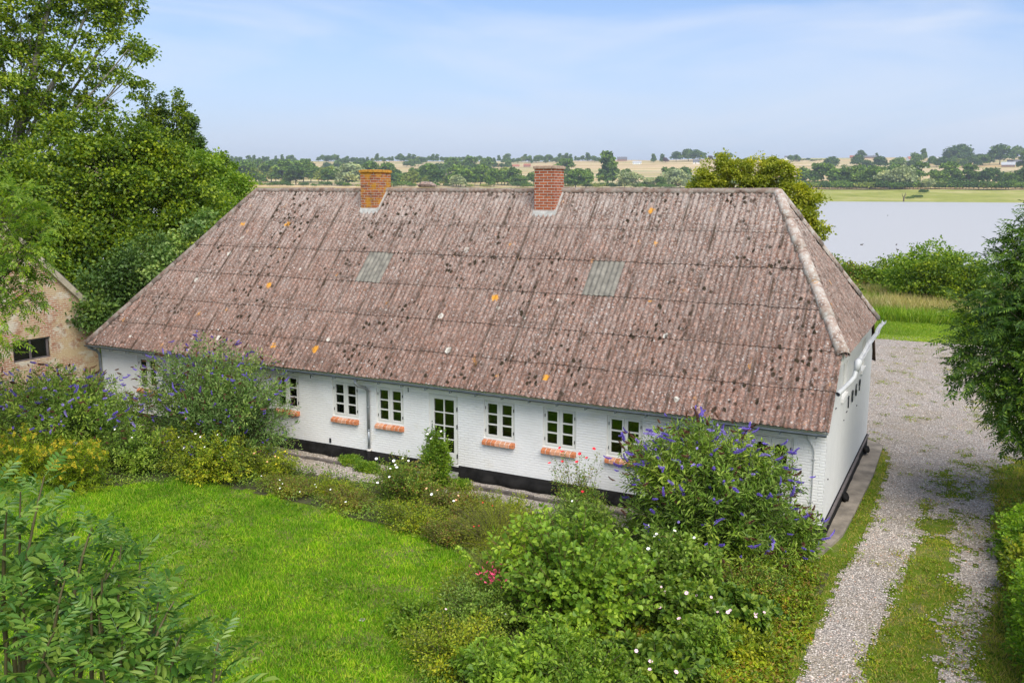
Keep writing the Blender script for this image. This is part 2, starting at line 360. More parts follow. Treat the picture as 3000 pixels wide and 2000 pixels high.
def glassmat():
    ma = bpy.data.materials.new('window_glass'); ma.use_nodes = True; t = ma.node_tree; t.nodes.clear()
    out = NN(t, 'ShaderNodeOutputMaterial'); g = NN(t, 'ShaderNodeBsdfGlossy'); g.inputs['Roughness'].default_value = .02; g.inputs['Color'].default_value = (.9, .95, .95, 1)
    tr = NN(t, 'ShaderNodeBsdfTransparent'); tr.inputs[0].default_value = (.45, .50, .48, 1)
    fr = NN(t, 'ShaderNodeFresnel'); fr.inputs[0].default_value = 1.5
    fa = math_(t, 'ADD', math_(t, 'MULTIPLY', fr.outputs[0], .9), .06)
    nz = noise(t, coords(t), 2.2, 2); b = NN(t, 'ShaderNodeBump'); b.inputs['Strength'].default_value = .06; b.inputs['Distance'].default_value = .05
    t.links.new(nz, b.inputs['Height']); t.links.new(b.outputs[0], g.inputs['Normal'])
    ms = NN(t, 'ShaderNodeMixShader'); t.links.new(fa, ms.inputs[0]); t.links.new(tr.outputs[0], ms.inputs[1]); t.links.new(g.outputs[0], ms.inputs[2]); t.links.new(ms.outputs[0], out.inputs[0])
    return ma
M['glass'] = glassmat()

# ------------------------------------------------------------------ ground
SHORE_NEAR, SHORE_FAR, WATER_Z = 121.0, 1075.0, -3.0
def sstep(a, b, x): t_ = np.clip((x-a)/(b-a), 0, 1); return t_*t_*(3-2*t_)
def relaz(x, y):
    dx = np.asarray(x, float)-CAM[0]; dy = np.asarray(y, float)-CAM[1]
    a = np.arctan2(dx, dy)-YAW
    return np.hypot(dx, dy), (a+np.pi) % (2*np.pi)-np.pi
def ground_z(x, y):
    r, a = relaz(x, y)
    # house pad and near ground
    z = -.48 + .05*(fbm(np.asarray(x)*.35, np.asarray(y)*.35, 3)-.5)
    z = z + .15*sstep(-2.3, -1.0, np.asarray(y, float))*(1-sstep(9, 11, np.asarray(y, float)))*sstep(-25, -24, np.asarray(x, float))*(1-sstep(-.8, .0, np.asarray(x, float)))
    z = z + .10*(vnoise(np.asarray(x)*.05+3, np.asarray(y)*.05)-.5)*sstep(35, 60, r)
    z = z + (-3.6+.48)*sstep(84, SHORE_NEAR+6, r) - 1.5*sstep(SHORE_NEAR, SHORE_NEAR+60, r)
    # far shore, meadow and hills: sight height in photo pixels under the horizon
    side = np.tanh(a*3)            # -1 left, +1 right
    rs = np.array([SHORE_FAR, 1400, 2000, 2600, 3300, 4500, 9000])
    yl = np.array([586, 551, 524, 505, 489, 497, 545])
    yr_ = np.array([586, 553, 524, 492, 467, 480, 540])
    pl = np.interp(r, rs, yl); pr = np.interp(r, rs, yr_); k = (side+1)/2
    py = pl*(1-k)+pr*k
    hz = CAM[2]+(561-py)/F_PX*r
    hz = hz + (fbm(np.asarray(x)/420, np.asarray(y)/420, 3)-.5)*22*sstep(1500, 2400, r) + (vnoise(np.asarray(x)/60, np.asarray(y)/60)-.5)*1.0*sstep(1080, 1130, r)
    bank = sstep(SHORE_FAR-25, SHORE_FAR+2, r)
    return np.where(r > SHORE_FAR-25, (-5)*(1-bank)+hz*bank, z)
def ground_mats():
    # near ground: short grass with bare soil
    ma, t, p, o = new_mat('ground_turf'); v = coords(t)
    c = ramp(t, noise(t, v, 1.3, 6, .65), [(.3, (.06, .105, .006)), (.55, (.12, .19, .010)), (.75, (.19, .21, .03))])
    c = mixc(t, ramp(t, noise(t, v, 14, 5, .7), [(.45, 0), (.7, .7)]), c, (.17, .20, .05))
    c = mixc(t, ramp(t, noise(t, v, 1.1, 6, .7), [(.50, 0), (.64, .75)]), c, (.24, .19, .10))
    t.links.new(c, p.inputs['Base Color']); p.inputs['Roughness'].default_value = 1; p.inputs['Specular IOR Level'].default_value = .05; bump(t, p, noise(t, v, 30, 5, .7), .9, .05)
    # rough strip near the lake
    mb, t, p, o = new_mat('rough_grassland'); v = coords(t)
    c = ramp(t, noise(t, v, .6, 6, .7), [(.35, (.05, .10, .015)), (.6, (.22, .22, .07))])
    t.links.new(c, p.inputs['Base Color']); p.inputs['Roughness'].default_value = 1; p.inputs['Specular IOR Level'].default_value = .05
    # meadow on the far shore
    mc, t, p, o = new_mat('shore_meadow'); v = coords(t)
    c = ramp(t, noise(t, mapping(t, v, (1, 1, 1)), .012, 6, .7), [(.3, (.19, .21, .03)), (.5, (.30, .31, .07)), (.72, (.46, .40, .17))])
    c = mixc(t, ramp(t, noise(t, v, .08, 5, .7), [(.5, 0), (.72, .55)]), c, (.09, .13, .03))
    t.links.new(c, p.inputs['Base Color']); p.inputs['Roughness'].default_value = 1; p.inputs['Specular IOR Level'].default_value = .05
    # patchwork fields
    md, t, p, o = new_mat('field_patchwork'); v = coords(t)
    vv = voro(t, mapping(t, v, (.0018, .0052, 1), rot=(0, 0, YAW+.25)), 1, rnd=.85)
    s_ = NN(t, 'ShaderNodeSeparateColor'); t.links.new(vv.outputs['Color'], s_.inputs[0])
    c = ramp(t, s_.outputs[0], [(0, (.52, .38, .20)), (.24, (.62, .48, .28)), (.45, (.50, .33, .13)), (.62, (.56, .44, .26)), (.76, (.17, .26, .06)), (.86, (.26, .30, .10)), (.93, (.45, .36, .22))], 'CONSTANT')
    st = NN(t, 'ShaderNodeTexWave'); st.inputs['Scale'].default_value = .012; st.inputs['Distortion'].default_value = 1.2; st.inputs['Detail'].default_value = 2
    t.links.new(mapping(t, v, (1, 1, 0), rot=(0, 0, .6)), st.inputs['Vector'])
    c = mixc(t, .35, c, mixc(t, 1, c, ramp(t, st.outputs['Fac'], [(.2, .72), (.8, 1.2)]), 'MULTIPLY'))
    c = mixc(t, ramp(t, noise(t, v, .004, 6, .7), [(.5, 0), (.75, .3)]), c, (.30, .24, .12))
    t.links.new(c, p.inputs['Base Color']); p.inputs['Roughness'].default_value = 1; p.inputs['Specular IOR Level'].default_value = .05
    return [ma, mb, mc, md]
GM = ground_mats()
def build_ground():
    rs = np.concatenate([[0.5], np.arange(2, 60, 1.0), np.arange(60, 140, 2.5), np.arange(140, 1000, 60), np.arange(1030, 1130, 6), np.arange(1140, 3400, 28), np.arange(3450, 9500, 250)])
    az = np.concatenate([np.arange(-48, 48, .4), np.arange(48, 312, 4)])*np.pi/180+YAW
    nr, na = len(rs), len(az)
    rr, aa = np.meshgrid(rs, az, indexing='ij')
    x = CAM[0]+rr*np.sin(aa); y = CAM[1]+rr*np.cos(aa); z = ground_z(x, y)
    Vv = np.stack([x, y, z], -1).reshape(-1, 3)
    i, j = np.meshgrid(np.arange(nr-1), np.arange(na), indexing='ij'); j2 = (j+1) % na
    Fq = np.stack([i*na+j, i*na+j2, (i+1)*na+j2, (i+1)*na+j], -1).reshape(-1, 4)[:, ::-1]
    rm = np.repeat((rs[:-1]+rs[1:])/2, na)
    midx = np.where(rm < 57, 0, np.where(rm < 1000, 1, np.where(rm < 1400, 2, 3)))
    o = link('ground', np_mesh('ground', Vv, Fq, GM, True, midx)); tag(o, kind='structure')
build_ground()
# lake
def lake():
    ma, t, p, o = new_mat('lake_water'); v = coords(t)
    n = noise(t, mapping(t, v, (1, 1, 1)), .5, 5, .6)
    n2 = noise(t, v, 3.5, 4, .6)
    p.inputs['Base Color'].default_value = (.44, .42, .39, 1); p.inputs['Roughness'].default_value = .35; p.inputs['Specular IOR Level'].default_value = .6
    bump(t, p, math_(t, 'ADD', n, math_(t, 'MULTIPLY', n2, .4)), .55, .25)
    rs = np.array([100, 118, 150, 300, 600, 1000, 1095]); az = np.linspace(-55, 55, 90)*np.pi/180+YAW
    rr, aa = np.meshgrid(rs, az, indexing='ij'); x = CAM[0]+rr*np.sin(aa); y = CAM[1]+rr*np.cos(aa)
    Vv = np.stack([x, y, np.full_like(x, WATER_Z)], -1).reshape(-1, 3); na = len(az)
    i, j = np.meshgrid(np.arange(len(rs)-1), np.arange(na-1), indexing='ij')
    Fq = np.stack([i*na+j, i*na+j+1, (i+1)*na+j+1, (i+1)*na+j], -1).reshape(-1, 4)[:, ::-1]
    ob = link('lake', np_mesh('lake', Vv, Fq, ma, True)); tag(ob, kind='structure')
lake()

# gravel drive and yard: cells where the wheel tracks and the yard are bare
def interp(y, pts): pts = sorted(pts); return np.interp(y, [p_[0] for p_ in pts], [p_[1] for p_ in pts])
def gravel_amount(x, y):
    """1 = bare gravel, 0 = overgrown"""
    ll = interp(y, [(-12, .5), (-6, .57), (-4, .58), (-2, .62), (1.5, .80), (5, .85), (8.3, .7), (9.7, .1), (11, -3), (12, -9)])
    lr = interp(y, [(-12, 1.25), (-5.5, 1.36), (-3.5, 1.5), (-.8, 1.72), (1.9, 1.85), (6, 1.9), (8, 2.4), (10, 3.0)])
    rl = interp(y, [(-12, 2.3), (-5, 2.42), (-3.6, 2.52), (-.5, 2.6), (3, 2.5), (6, 2.4), (8, 2.2), (10, 2.0)])
    rr_ = interp(y, [(-12, 2.9), (-5, 2.95), (-2, 3.05), (.5, 3.45), (4, 3.3), (7, 3.2), (9, 3.8), (12, 6), (13, 7)])
    e = .2
    t1 = sstep(ll-e, ll+e, x)*(1-sstep(lr-e*1.6, lr+e*1.6, x))
    t2 = sstep(rl-e*1.8, rl+e*1.8, x)*(1-sstep(rr_-e, rr_+e*2, x))*.74
    mid = sstep(lr-e, lr+e, x)*(1-sstep(rl-e, rl+e, x))*sstep(1.0, 3.5, y)*.55
    yard = sstep(9, 11.5, y)*(1-sstep(30.0, 31.5, y))*sstep(ll-.5, ll+.3, x)*(1-sstep(7, 7.8, x))
    weeds = np.exp(-((y-21.5)/2.6)**2)*np.exp(-((x+1.2)/1.9)**2)*1.0 + np.exp(-((y-25)/4.0)**2)*.75*vnoise(x*.7, y*.7)+.30*vnoise(x*.45+4, y*.45)
    g_ = np.maximum(np.maximum(t1, t2), np.maximum(mid, yard-weeds))
    # narrow gravel path in front of the house
    path = sstep(-1.65, -1.3, y)*(1-sstep(-.12, -.02, y))*sstep(-22.5, -21.5, x)*(1-sstep(-4.4, -3.6, x))
    return np.maximum(g_, path*.92)
def gravel():
    ma, t, p, o = new_mat('pale_shingle'); v = coords(t)
    vv = voro(t, v, 25); vs_ = voro(t, v, 48)
    s_ = NN(t, 'ShaderNodeSeparateColor'); t.links.new(vv.outputs['Color'], s_.inputs[0])
    c = ramp(t, s_.outputs[0], [(0, (.17, .15, .13)), (.25, (.34, .285, .23)), (.5, (.48, .40, .32)), (.75, (.60, .51, .41)), (.92, (.72, .66, .57)), (1, (.42, .24, .14))])
    s2 = NN(t, 'ShaderNodeSeparateColor'); t.links.new(vs_.outputs['Color'], s2.inputs[0])
    c = mixc(t, .35, c, ramp(t, s2.outputs[1], [(0, (.20, .19, .18)), (.6, (.50, .45, .41)), (1, (.65, .60, .56))]))
    c = mixc(t, ramp(t, vv.outputs['Distance'], [(.34, 0), (.66, .7)]), c, (.13, .11, .09))
    c = mixc(t, ramp(t, noise(t, v, .8, 5, .65), [(.42, 0), (.68, .6)]), c, (.25, .20, .12))
    t.links.new(c, p.inputs['Base Color']); p.inputs['Roughness'].default_value = .85
    bump(t, p, math_(t, 'MULTIPLY', vv.outputs['Distance'], -1), 1, .03)
    xs = np.arange(-23, 8.2, .11); ys = np.arange(-10, 32.5, .11)
    xx, yy = np.meshgrid(xs, ys, indexing='ij'); k = gravel_amount(xx+.055, yy+.055)+ (fbm(xx*2.2, yy*2.2, 4)-.5)*1.1 + (rng.random(xx.shape)-.5)*.35
    inside = (xx > -23.6) & (xx < -.15) & (yy > 0) & (yy < 8.3)
    ok = (k > .5) & ~inside
    z = ground_z(xx, yy)+.012 + (rng.random(xx.shape)-.5)*.006
    idx = np.arange(xx.size).reshape(xx.shape); cells = ok[:-1, :-1]
    Fq = np.stack([idx[:-1, :-1][cells], idx[1:, :-1][cells], idx[1:, 1:][cells], idx[:-1, 1:][cells]], -1)
    used = np.unique(Fq); remap = np.full(xx.size, -1); remap[used] = np.arange(len(used))
    Vv = np.stack([xx.ravel(), yy.ravel(), z.ravel()], -1)[used]
    o = link('gravel_drive', np_mesh('gravel_drive', Vv, remap[Fq], ma, True)); tag(o, kind='structure')
    # loose stones on top
    n = 60000
    sx = rng.uniform(-1.5, 5.0, n*2); sy = -9+41*rng.random(n*2)**1.8
    kk = gravel_amount(sx, sy)+(fbm(sx*2.2, sy*2.2, 4)-.5)*.9; sel = (kk > rng.uniform(.2, .6, n*2)) & ~((sx < -.0) & (sy > 0) & (sy < 8.5)); sx = sx[sel][:n]; sy = sy[sel][:n]; n = len(sx)
    n3 = 2500; sx = np.concatenate([sx, rng.uniform(-14.5, -8.5, n3)]); sy = np.concatenate([sy, rng.uniform(-1.5, -.15, n3)]); n += n3
    sz = rng.uniform(.007, .019, n)*(1+(rng.random(n) > .97)*.6)
    base = np.array([[1, 0, 0], [.3, .95, .1], [-.8, .6, 0], [-.8, -.6, .1], [.3, -.95, 0], [.1, 0, .8]])
    an = rng.random(n)*6.283; ca, sa = np.cos(an), np.sin(an)
    B = base[None]*sz[:, None, None]*rng.uniform(.7, 1.3, (n, 6, 1))
    X = B[..., 0]*ca[:, None]-B[..., 1]*sa[:, None]+sx[:, None]; Y = B[..., 0]*sa[:, None]+B[..., 1]*ca[:, None]+sy[:, None]
    Z = B[..., 2]+(ground_z(sx, sy)+.014)[:, None]
    Vv = np.stack([X, Y, Z], -1).reshape(-1, 3)
    tri = np.array([[0, 1, 5], [1, 2, 5], [2, 3, 5], [3, 4, 5], [4, 0, 5]]); Fq = (tri[None]+6*np.arange(n)[:, None, None]).reshape(-1, 3)
    mb, t, p, oo = new_mat('loose_stones'); g = NN(t, 'ShaderNodeNewGeometry')
    t.links.new(ramp(t, g.outputs['Random Per Island'], [(0, (.13, .12, .11)), (.3, (.34, .29, .25)), (.6, (.50, .43, .37)), (.85, (.68, .62, .55)), (1, (.42, .22, .13))]), p.inputs['Base Color']); p.inputs['Roughness'].default_value = .8
    o = link('loose_gravel', np_mesh('loose_gravel', Vv, Fq, mb)); tag(o, kind='stuff'); o['label'] = 'loose pale stones lying on the gravel drive'; o['category'] = 'gravel'
gravel()
# soil of the flower border
def soil():
    ma, t, p, o = new_mat('border_soil'); v = coords(t)
    c = ramp(t, noise(t, v, 5, 6, .7), [(.35, (.035, .028, .015)), (.6, (.07, .075, .02)), (.75, (.06, .10, .015))])
    t.links.new(c, p.inputs['Base Color']); p.inputs['Roughness'].default_value = 1; bump(t, p, noise(t, v, 18, 4), .8, .05)
    xs = np.arange(-24, .6, .2); ys = np.arange(-10, -1.2, .2); xx, yy = np.meshgrid(xs, ys, indexing='ij')
    edge = interp(xx, [(-24, -7), (-17.5, -4.8), (-15.5, -3.2), (-13.6, -3.0), (-12, -3.4), (-9, -3.5), (-6.6, -4.0), (-5.6, -5.0), (-5.0, -6.4), (-4.4, -8.0), (-3.8, -10), (1, -10)])
    k = (yy > edge+(fbm(xx*1.5, yy*1.5, 3)-.5)*.8) & (xx < .35+.3*vnoise(xx*0+3, yy*2))
    idx = np.arange(xx.size).reshape(xx.shape); cells = k[:-1, :-1]
    Fq = np.stack([idx[:-1, :-1][cells], idx[1:, :-1][cells], idx[1:, 1:][cells], idx[:-1, 1:][cells]], -1)
    used = np.unique(Fq); remap = np.full(xx.size, -1); remap[used] = np.arange(len(used))
    Vv = np.stack([xx.ravel(), yy.ravel(), ground_z(xx, yy).ravel()+.006], -1)[used]
    o = link('flower_bed', np_mesh('flower_bed', Vv, remap[Fq], ma, True)); tag(o, kind='structure')
soil()
b = MB()
# concrete apron along the gable
apr = [(-.05, -.55), (.12, -.5), (.36, .8), (.42, 2.3), (.5, 5.8), (.45, 8.9), (-.1, 9.5), (-.1, 5)]
apr_v = [(x, y, -.40) for x, y in apr]+[(x+.0, y, -.55) for x, y in apr]
b.add(apr_v, [tuple(range(8))]+[(i, i+8, (i+1) % 8+8, (i+1) % 8) for i in range(8)])
o = b.build('concrete_apron', M['concrete']); tag(o, kind='structure')
o = MB()
random.seed(3)
x = -20.0
while x < -3.6:
    l = random.uniform(.55, .95); h = -.25+random.uniform(-.02, .02); yo = -.62+random.uniform(-.02, .02)
    if not (-10.3 < x+l/2 < -9.0): o.box(x, x+l-.015, yo-.05, yo+.05, -.6, h)
    x += l
ob = o.build('edging_kerb', M['kerb'], bevel=.012); tag(ob, 'low dark stone edging along the gravel in front of the house', 'kerb')

# ------------------------------------------------------------------ farmhouse
YR, ZR, YE, ZE = 4.242, 7.19, -.36, 2.17          # ridge, eave
XRL, XRR, XEL, XER = -19.76, -2.13, -23.17, .06
S = [0, .199, .362, .529, .695, .846, 1.0]
D = 8.485; YB = 2*YR-YE
slope = math.hypot(YR-YE, ZR-ZE)
def RF(x, s, side=1): return Vector((x, YR-side*(YR-YE)*s, ZR+(ZE-ZR)*s))
house = empty('farmhouse', (-11.5, 4.24, -.45)); tag(house, 'long white painted farmhouse under a lichen covered half hipped roof', 'farmhouse')
HL = Vector(house.location)
def hb(mb, name, mats, parent=None, **k):
    """build a part in world coordinates under the farmhouse (or under one of its parts)"""
    o = mb.build(name, mats, None, **k)
    pr = parent or house; o.parent = pr
    o.location = Vector((0, 0, 0))-world_loc(pr)
    return o
def world_loc(o):
    l = Vector((0, 0, 0))
    while o is not None: l += Vector(o.location); o = o.parent
    return l
XL = -22.95
# --- walls
WN = [(-21.24, .865, 1.88), (-18.2, .865, 1.88), (-15.45, .865, 1.88), (-13.33, .865, 1.88), (-11.81, .865, 1.88), (-8.42, .865, 1.88), (-6.73, .865, 1.88), (-5.03, .865, 1.88), (-3.37, .865, 1.88)]
DOORS = [(-10.10, .905, .02), (-1.65, .97, .02)]
op = [(x, x+.9, z0, z1) for x, z0, z1 in WN]+[(x, x+w_, z_, 1.88) for x, w_, z_ in DOORS]
def wall_front(mb, x0, x1, z0, z1, y, opens, rev):
    xs = sorted({x0, x1, *[a for o_ in opens for a in o_[:2]]}); zs = sorted({z0, z1, *[a for o_ in opens for a in o_[2:]]})
    for i in range(len(xs)-1):
        for j in range(len(zs)-1):
            cx, cz = (xs[i]+xs[i+1])/2, (zs[j]+zs[j+1])/2
            if any(a < cx < b_ and c_ < cz < d_ for a, b_, c_, d_ in opens): continue
            mb.quad((xs[i], y, zs[j]), (xs[i+1], y, zs[j]), (xs[i+1], y, zs[j+1]), (xs[i], y, zs[j+1]))
    for a, b_, c_, d_ in opens:
        mb.quad((a, y, c_), (a, y, d_), (a, y+rev, d_), (a, y+rev, c_)); mb.quad((b_, y, d_), (b_, y, c_), (b_, y+rev, c_), (b_, y+rev, d_))
        mb.quad((a, y, d_), (b_, y, d_), (b_, y+rev, d_), (a, y+rev, d_)); mb.quad((b_, y, c_), (a, y, c_), (a, y+rev, c_), (b_, y+rev, c_))
mb = MB(); wall_front(mb, XL, 0, 0, 2.47, 0, op, .32)
# cornice courses under the gutter
mb.box(XL-.02, -.002, -.035, .05, 2.02, 2.085); mb.box(XL-.03, -.002, -.075, .05, 2.085, 2.15)
mb.box(XL-.03, -.002, -.11, .05, 2.15, 2.24)
# back and left walls
mb.quad((0, D, 0), (XL, D, 0), (XL, D, 2.47), (0, D, 2.47)); mb.quad((XL, D, 0), (XL, 0, 0), (XL, 0, 2.47), (XL, D, 2.47))
hb(mb, 'wall', M['wall'])
mb = MB()
def zroof(y): return ZR-(YR-y)*(ZR-ZE)/(YR-YE)-.03 if y < YR else ZR-(y-YR)*(ZR-ZE)/(YR-YE)-.03
yh0, yh1 = YR-(YR-YE)*S[4], YR+(YR-YE)*S[4]; zh = ZR+(ZE-ZR)*S[4]
ys_ = [0, yh0, 2.0, 2.78, 5.72, 6.48, yh1, D]; GW = [(2.0, 2.78, 2.42, 3.22), (5.72, 6.48, 2.42, 3.22)]
for i in range(len(ys_)-1):
    a, b_ = ys_[i], ys_[i+1]; ta, tb = min(zh+.05, zroof(a)), min(zh+.05, zroof(b_))
    gw = [g for g in GW if g[0] == a]
    if gw:
        mb.quad((0, a, 0), (0, b_, 0), (0, b_, 2.42), (0, a, 2.42)); mb.quad((0, a, 3.22), (0, b_, 3.22), (0, b_, tb), (0, a, ta))
        mb.quad((0, a, 2.42), (0, a, 3.22), (-.14, a, 3.22), (-.14, a, 2.42)); mb.quad((0, b_, 3.22), (0, b_, 2.42), (-.14, b_, 2.42), (-.14, b_, 3.22))
        mb.quad((0, a, 3.22), (0, b_, 3.22), (-.14, b_, 3.22), (-.14, a, 3.22)); mb.quad((.0, b_, 2.42), (.0, a, 2.42), (-.14, a, 2.48), (-.14, b_, 2.48))
    else: mb.quad((0, a, 0), (0, b_, 0), (0, b_, tb), (0, a, ta))
gable = hb(mb, 'gable_wall', M['render'])
for a, b_, c_, d_ in GW:
    mb = MB(); mb.box(.0, .05, a-.04, b_+.04, c_-.10, c_); hb(mb, 'gable_sill', M['render'], gable)
for a, b_, c_, d_ in GW:
    mb = MB()
    mb.box(-.13, -.06, a, b_, d_-.07, d_); mb.box(-.13, -.06, a, b_, c_+.05, c_+.13)
    for yy in (a, (a+b_)/2-.035, b_-.07): mb.box(-.13, -.055, yy, yy+.07, c_+.13, d_-.07)
    gwn = hb(mb, 'window', M['frame'])
    mb = MB(); mb.quad((-.10, a+.02, c_+.08), (-.10, b_-.02, c_+.08), (-.10, b_-.02, d_-.02), (-.10, a+.02, d_-.02)); hb(mb, 'pane', M['glass'], gwn)
# interior
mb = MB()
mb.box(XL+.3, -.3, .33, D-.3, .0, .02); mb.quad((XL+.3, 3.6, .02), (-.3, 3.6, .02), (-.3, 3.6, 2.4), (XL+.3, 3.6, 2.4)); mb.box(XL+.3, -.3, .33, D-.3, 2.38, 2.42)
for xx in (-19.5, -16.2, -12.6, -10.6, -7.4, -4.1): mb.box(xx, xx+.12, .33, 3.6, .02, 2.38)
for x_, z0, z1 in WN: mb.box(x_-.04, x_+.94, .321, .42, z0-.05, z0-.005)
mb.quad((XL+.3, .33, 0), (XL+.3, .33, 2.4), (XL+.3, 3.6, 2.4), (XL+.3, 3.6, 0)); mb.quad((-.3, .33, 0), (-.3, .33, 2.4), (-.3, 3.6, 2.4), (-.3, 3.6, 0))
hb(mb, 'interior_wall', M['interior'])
# --- plinth: lumpy tarred boulders
def lumpy_plinth():
    V_ = []; F_ = []
    def strip(P0, dirv, n_, L, zbot, ztop, seed):
        nu = int(L/.06); nv = 8; base = len(V_)
        for i in range(nu+1):
            for j in range(nv+1):
                u = i/nu*L; v = j/nv; z = ztop+(zbot-ztop)*v
                bulge = (1 if seed == 0 else .12)*(float(vnoise(u*2.6+seed, z*4+9))**1.5*.16+float(vnoise(u*9+seed, z*9))*.03)*min(1, v*3)
                V_.append(tuple(P0[k]+dirv[k]*u+n_[k]*(.03+bulge) + (z if k == 2 else 0) for k in range(3)))
        for i in range(nu):
            for j in range(nv):
                a = base+i*(nv+1)+j; F_.append((a, a+1, a+nv+2, a+nv+1))
        # top ledge
        for i in range(nu):
            a = base+i*(nv+1); b0 = len(V_)
            u0, u1 = i/nu*L, (i+1)/nu*L
            V_.append(tuple(P0[k]+dirv[k]*u0-n_[k]*.02+(ztop if k == 2 else 0) for k in range(3))); V_.append(tuple(P0[k]+dirv[k]*u1-n_[k]*.02+(ztop if k == 2 else 0) for k in range(3)))
            F_.append((a, a+nv+1, b0+1, b0))
    strip((XL, 0, 0), (1, 0, 0), (0, -1, 0), -XL+.02, -.56, .0, 0)
    strip((0, 0, 0), (0, 1, 0), (1, 0, 0), D, -.56, .0, 40)
    mb = MB(); mb.add(V_, F_); o = hb(mb, 'plinth', [M['black']], smooth=True, uv=False)
    return o
pl = lumpy_plinth()
mb = MB(); mb.box(.035, .085, -.05, 5.9, -.06, .0); mb.box(.035, .07, 5.9, 8.45, -.05, .0)
hb(mb, 'plinth_board', M['timber'], pl)
for (y_, z_, r_) in ((3.1, -.30, .13), (7.55, -.25, .12), (7.9, -.33, .10)):
    mb = MB(); bmm = bmesh.new(); bmesh.ops.create_icosphere(bmm, subdivisions=2, radius=r_)
    mb.add([(v.co.x*.8+.10, v.co.y*1.2+y_, v.co.z*.9+z_+.03*math.sin(v.co.x*40+v.co.y*30)) for v in bmm.verts], [tuple(v.index for v in f.verts) for f in bmm.faces]); bmm.free()
    hb(mb, 'plinth_stone', M['black'], pl, smooth=True)

# --- roof: corrugated sheets, one strip per row, lapped
WAVE = .146; SHEET = WAVE*6
def corrugated(O, A, Dn, N, u0, u1, rows, clips, amp=.017, per=8, wave=WAVE, sheet=SHEET, seed=0, skip=()):
    rr = np.random.default_rng(seed); O, A, Dn, N = (np.array(q, float) for q in (O, A, Dn, N))
    bmx = bmesh.new(); uvl = bmx.loops.layers.uv.new('UVMap')
    nu = int((u1-u0)/wave*per); us = u0+np.arange(nu+1)*wave/per
    for ri in range(len(rows)-1):
        a, b_ = rows[ri], rows[ri+1]+(.07 if ri < len(rows)-2 else .0)
        nv = 5; sh = np.floor(us/sheet+.001).astype(int)
        jit = rr.uniform(-.02, .02, 200)
        lift_s = rr.uniform(0, .006, 200)
        grid = []
        for j in range(nv+1):
            t_ = j/nv; rowv = []
            for k, u in enumerate(us):
                s_i = sh[k] % 200; frac = (u/sheet) % 1
                end = b_+(jit[s_i]*.9 if ri < len(rows)-2 else jit[s_i]*.5)
                v_ = a+(end-a)*t_
                h = amp*math.cos(2*math.pi*u/wave)+.008+.018*t_+.010*frac+lift_s[s_i]*t_
                if ri == 0: h = amp*math.cos(2*math.pi*u/wave)+.008+.012*t_+.010*frac
                P = O+A*u+Dn*v_+N*h
                vv = bmx.verts.new(P); rowv.append((vv, u, v_))
            grid.append(rowv)
        for j in range(nv):
            for k in range(nu):
                q = [grid[j][k], grid[j+1][k], grid[j+1][k+1], grid[j][k+1]]
                f = bmx.faces.new([x_[0] for x_ in q]); f.smooth = True; f.material_index = 0
                um = (us[k]+us[k+1])/2
                for (ri_, ua, ub) in skip:
                    if ri_ == ri and ua < um < ub: f.material_index = 1
                for lp, x_ in zip(f.loops, q): lp[uvl].uv = (x_[1], x_[2])
        # thin dark front edge of the row
        if True:
            for k in range(nu):
                p0, p1 = grid[nv][k], grid[nv][k+1]
                e0 = bmx.verts.new(p0[0].co-Vector(N)*.022); e1 = bmx.verts.new(p1[0].co-Vector(N)*.022)
                f = bmx.faces.new([bmx.verts.new(p0[0].co), e0, e1, bmx.verts.new(p1[0].co)]); f.material_index = 2
                for lp in f.loops: lp[uvl].uv = (p0[1], p0[2])
    for (co, no) in clips:
        bmesh.ops.bisect_plane(bmx, geom=bmx.verts[:]+bmx.edges[:]+bmx.faces[:], plane_co=co, plane_no=no, clear_outer=True)
    return bmx
def bm_obj(bmx, name, mats, parent):
    me = bpy.data.meshes.new(name); bmx.to_mesh(me); bmx.free()
    for m_ in mats: me.materials.append(m_)
    o = link(name, me, parent); o.location = -world_loc(parent); return o
rl = [s*slope for s in S]
dn_f = Vector((0, YE-YR, ZE-ZR)).normalized(); n_f = Vector((0, -(ZR-ZE), (YR-YE))).normalized()
dn_b = Vector((0, YR-YE, ZE-ZR)).normalized(); n_b = Vector((0, (ZR-ZE), (YR-YE))).normalized()
# hip clip planes
def plane3(a, b_, c_): n_ = (b_-a).cross(c_-a).normalized(); return n_
RLp, RRp = Vector((XRL, YR, ZR)), Vector((XRR, YR, ZR))
ELf = Vector((XEL, YE, ZE)); ELb = Vector((XEL, YB, ZE)); ERf = Vector((XER, yh0, zh)); ERb = Vector((XER, yh1, zh))
def hipclip(p, q, keep):            # vertical plane through p,q, keep the side where 'keep' is
    d_ = Vector((q.x-p.x, q.y-p.y, 0)); n_ = Vector((d_.y, -d_.x, 0)).normalized()
    if (keep-p).dot(n_) > 0: n_ = -n_
    return (p, n_)
mid = Vector((-11, -.5, 0)); midb = Vector((-11, 9, 0))
DARK = simple('sheet_edge', (.05, .035, .028), .95, var=.3)
patch = [(2, -13.79+.0, -12.91), (2, -6.50, -5.60)]
# align patches to the wave
mats_r = [M['roof'], M['grey_sheet'], DARK]
bmx = corrugated((0, YR, ZR), (1, 0, 0), dn_f, n_f, -23.36, .146, rl, [hipclip(RLp, ELf, mid), hipclip(RRp, ERf, mid), (Vector((XER+.02, 0, 0)), Vector((1, 0, 0)))], seed=1, skip=patch)
roof = bm_obj(bmx, 'roof', mats_r, house)
bmx = corrugated((0, YR, ZR), (1, 0, 0), dn_b, n_b, -23.36, .146, rl, [hipclip(RLp, ELb, midb), hipclip(RRp, ERb, midb), (Vector((XER+.02, 0, 0)), Vector((1, 0, 0)))], seed=2, per=6)
bm_obj(bmx, 'rear_slope', mats_r, roof)
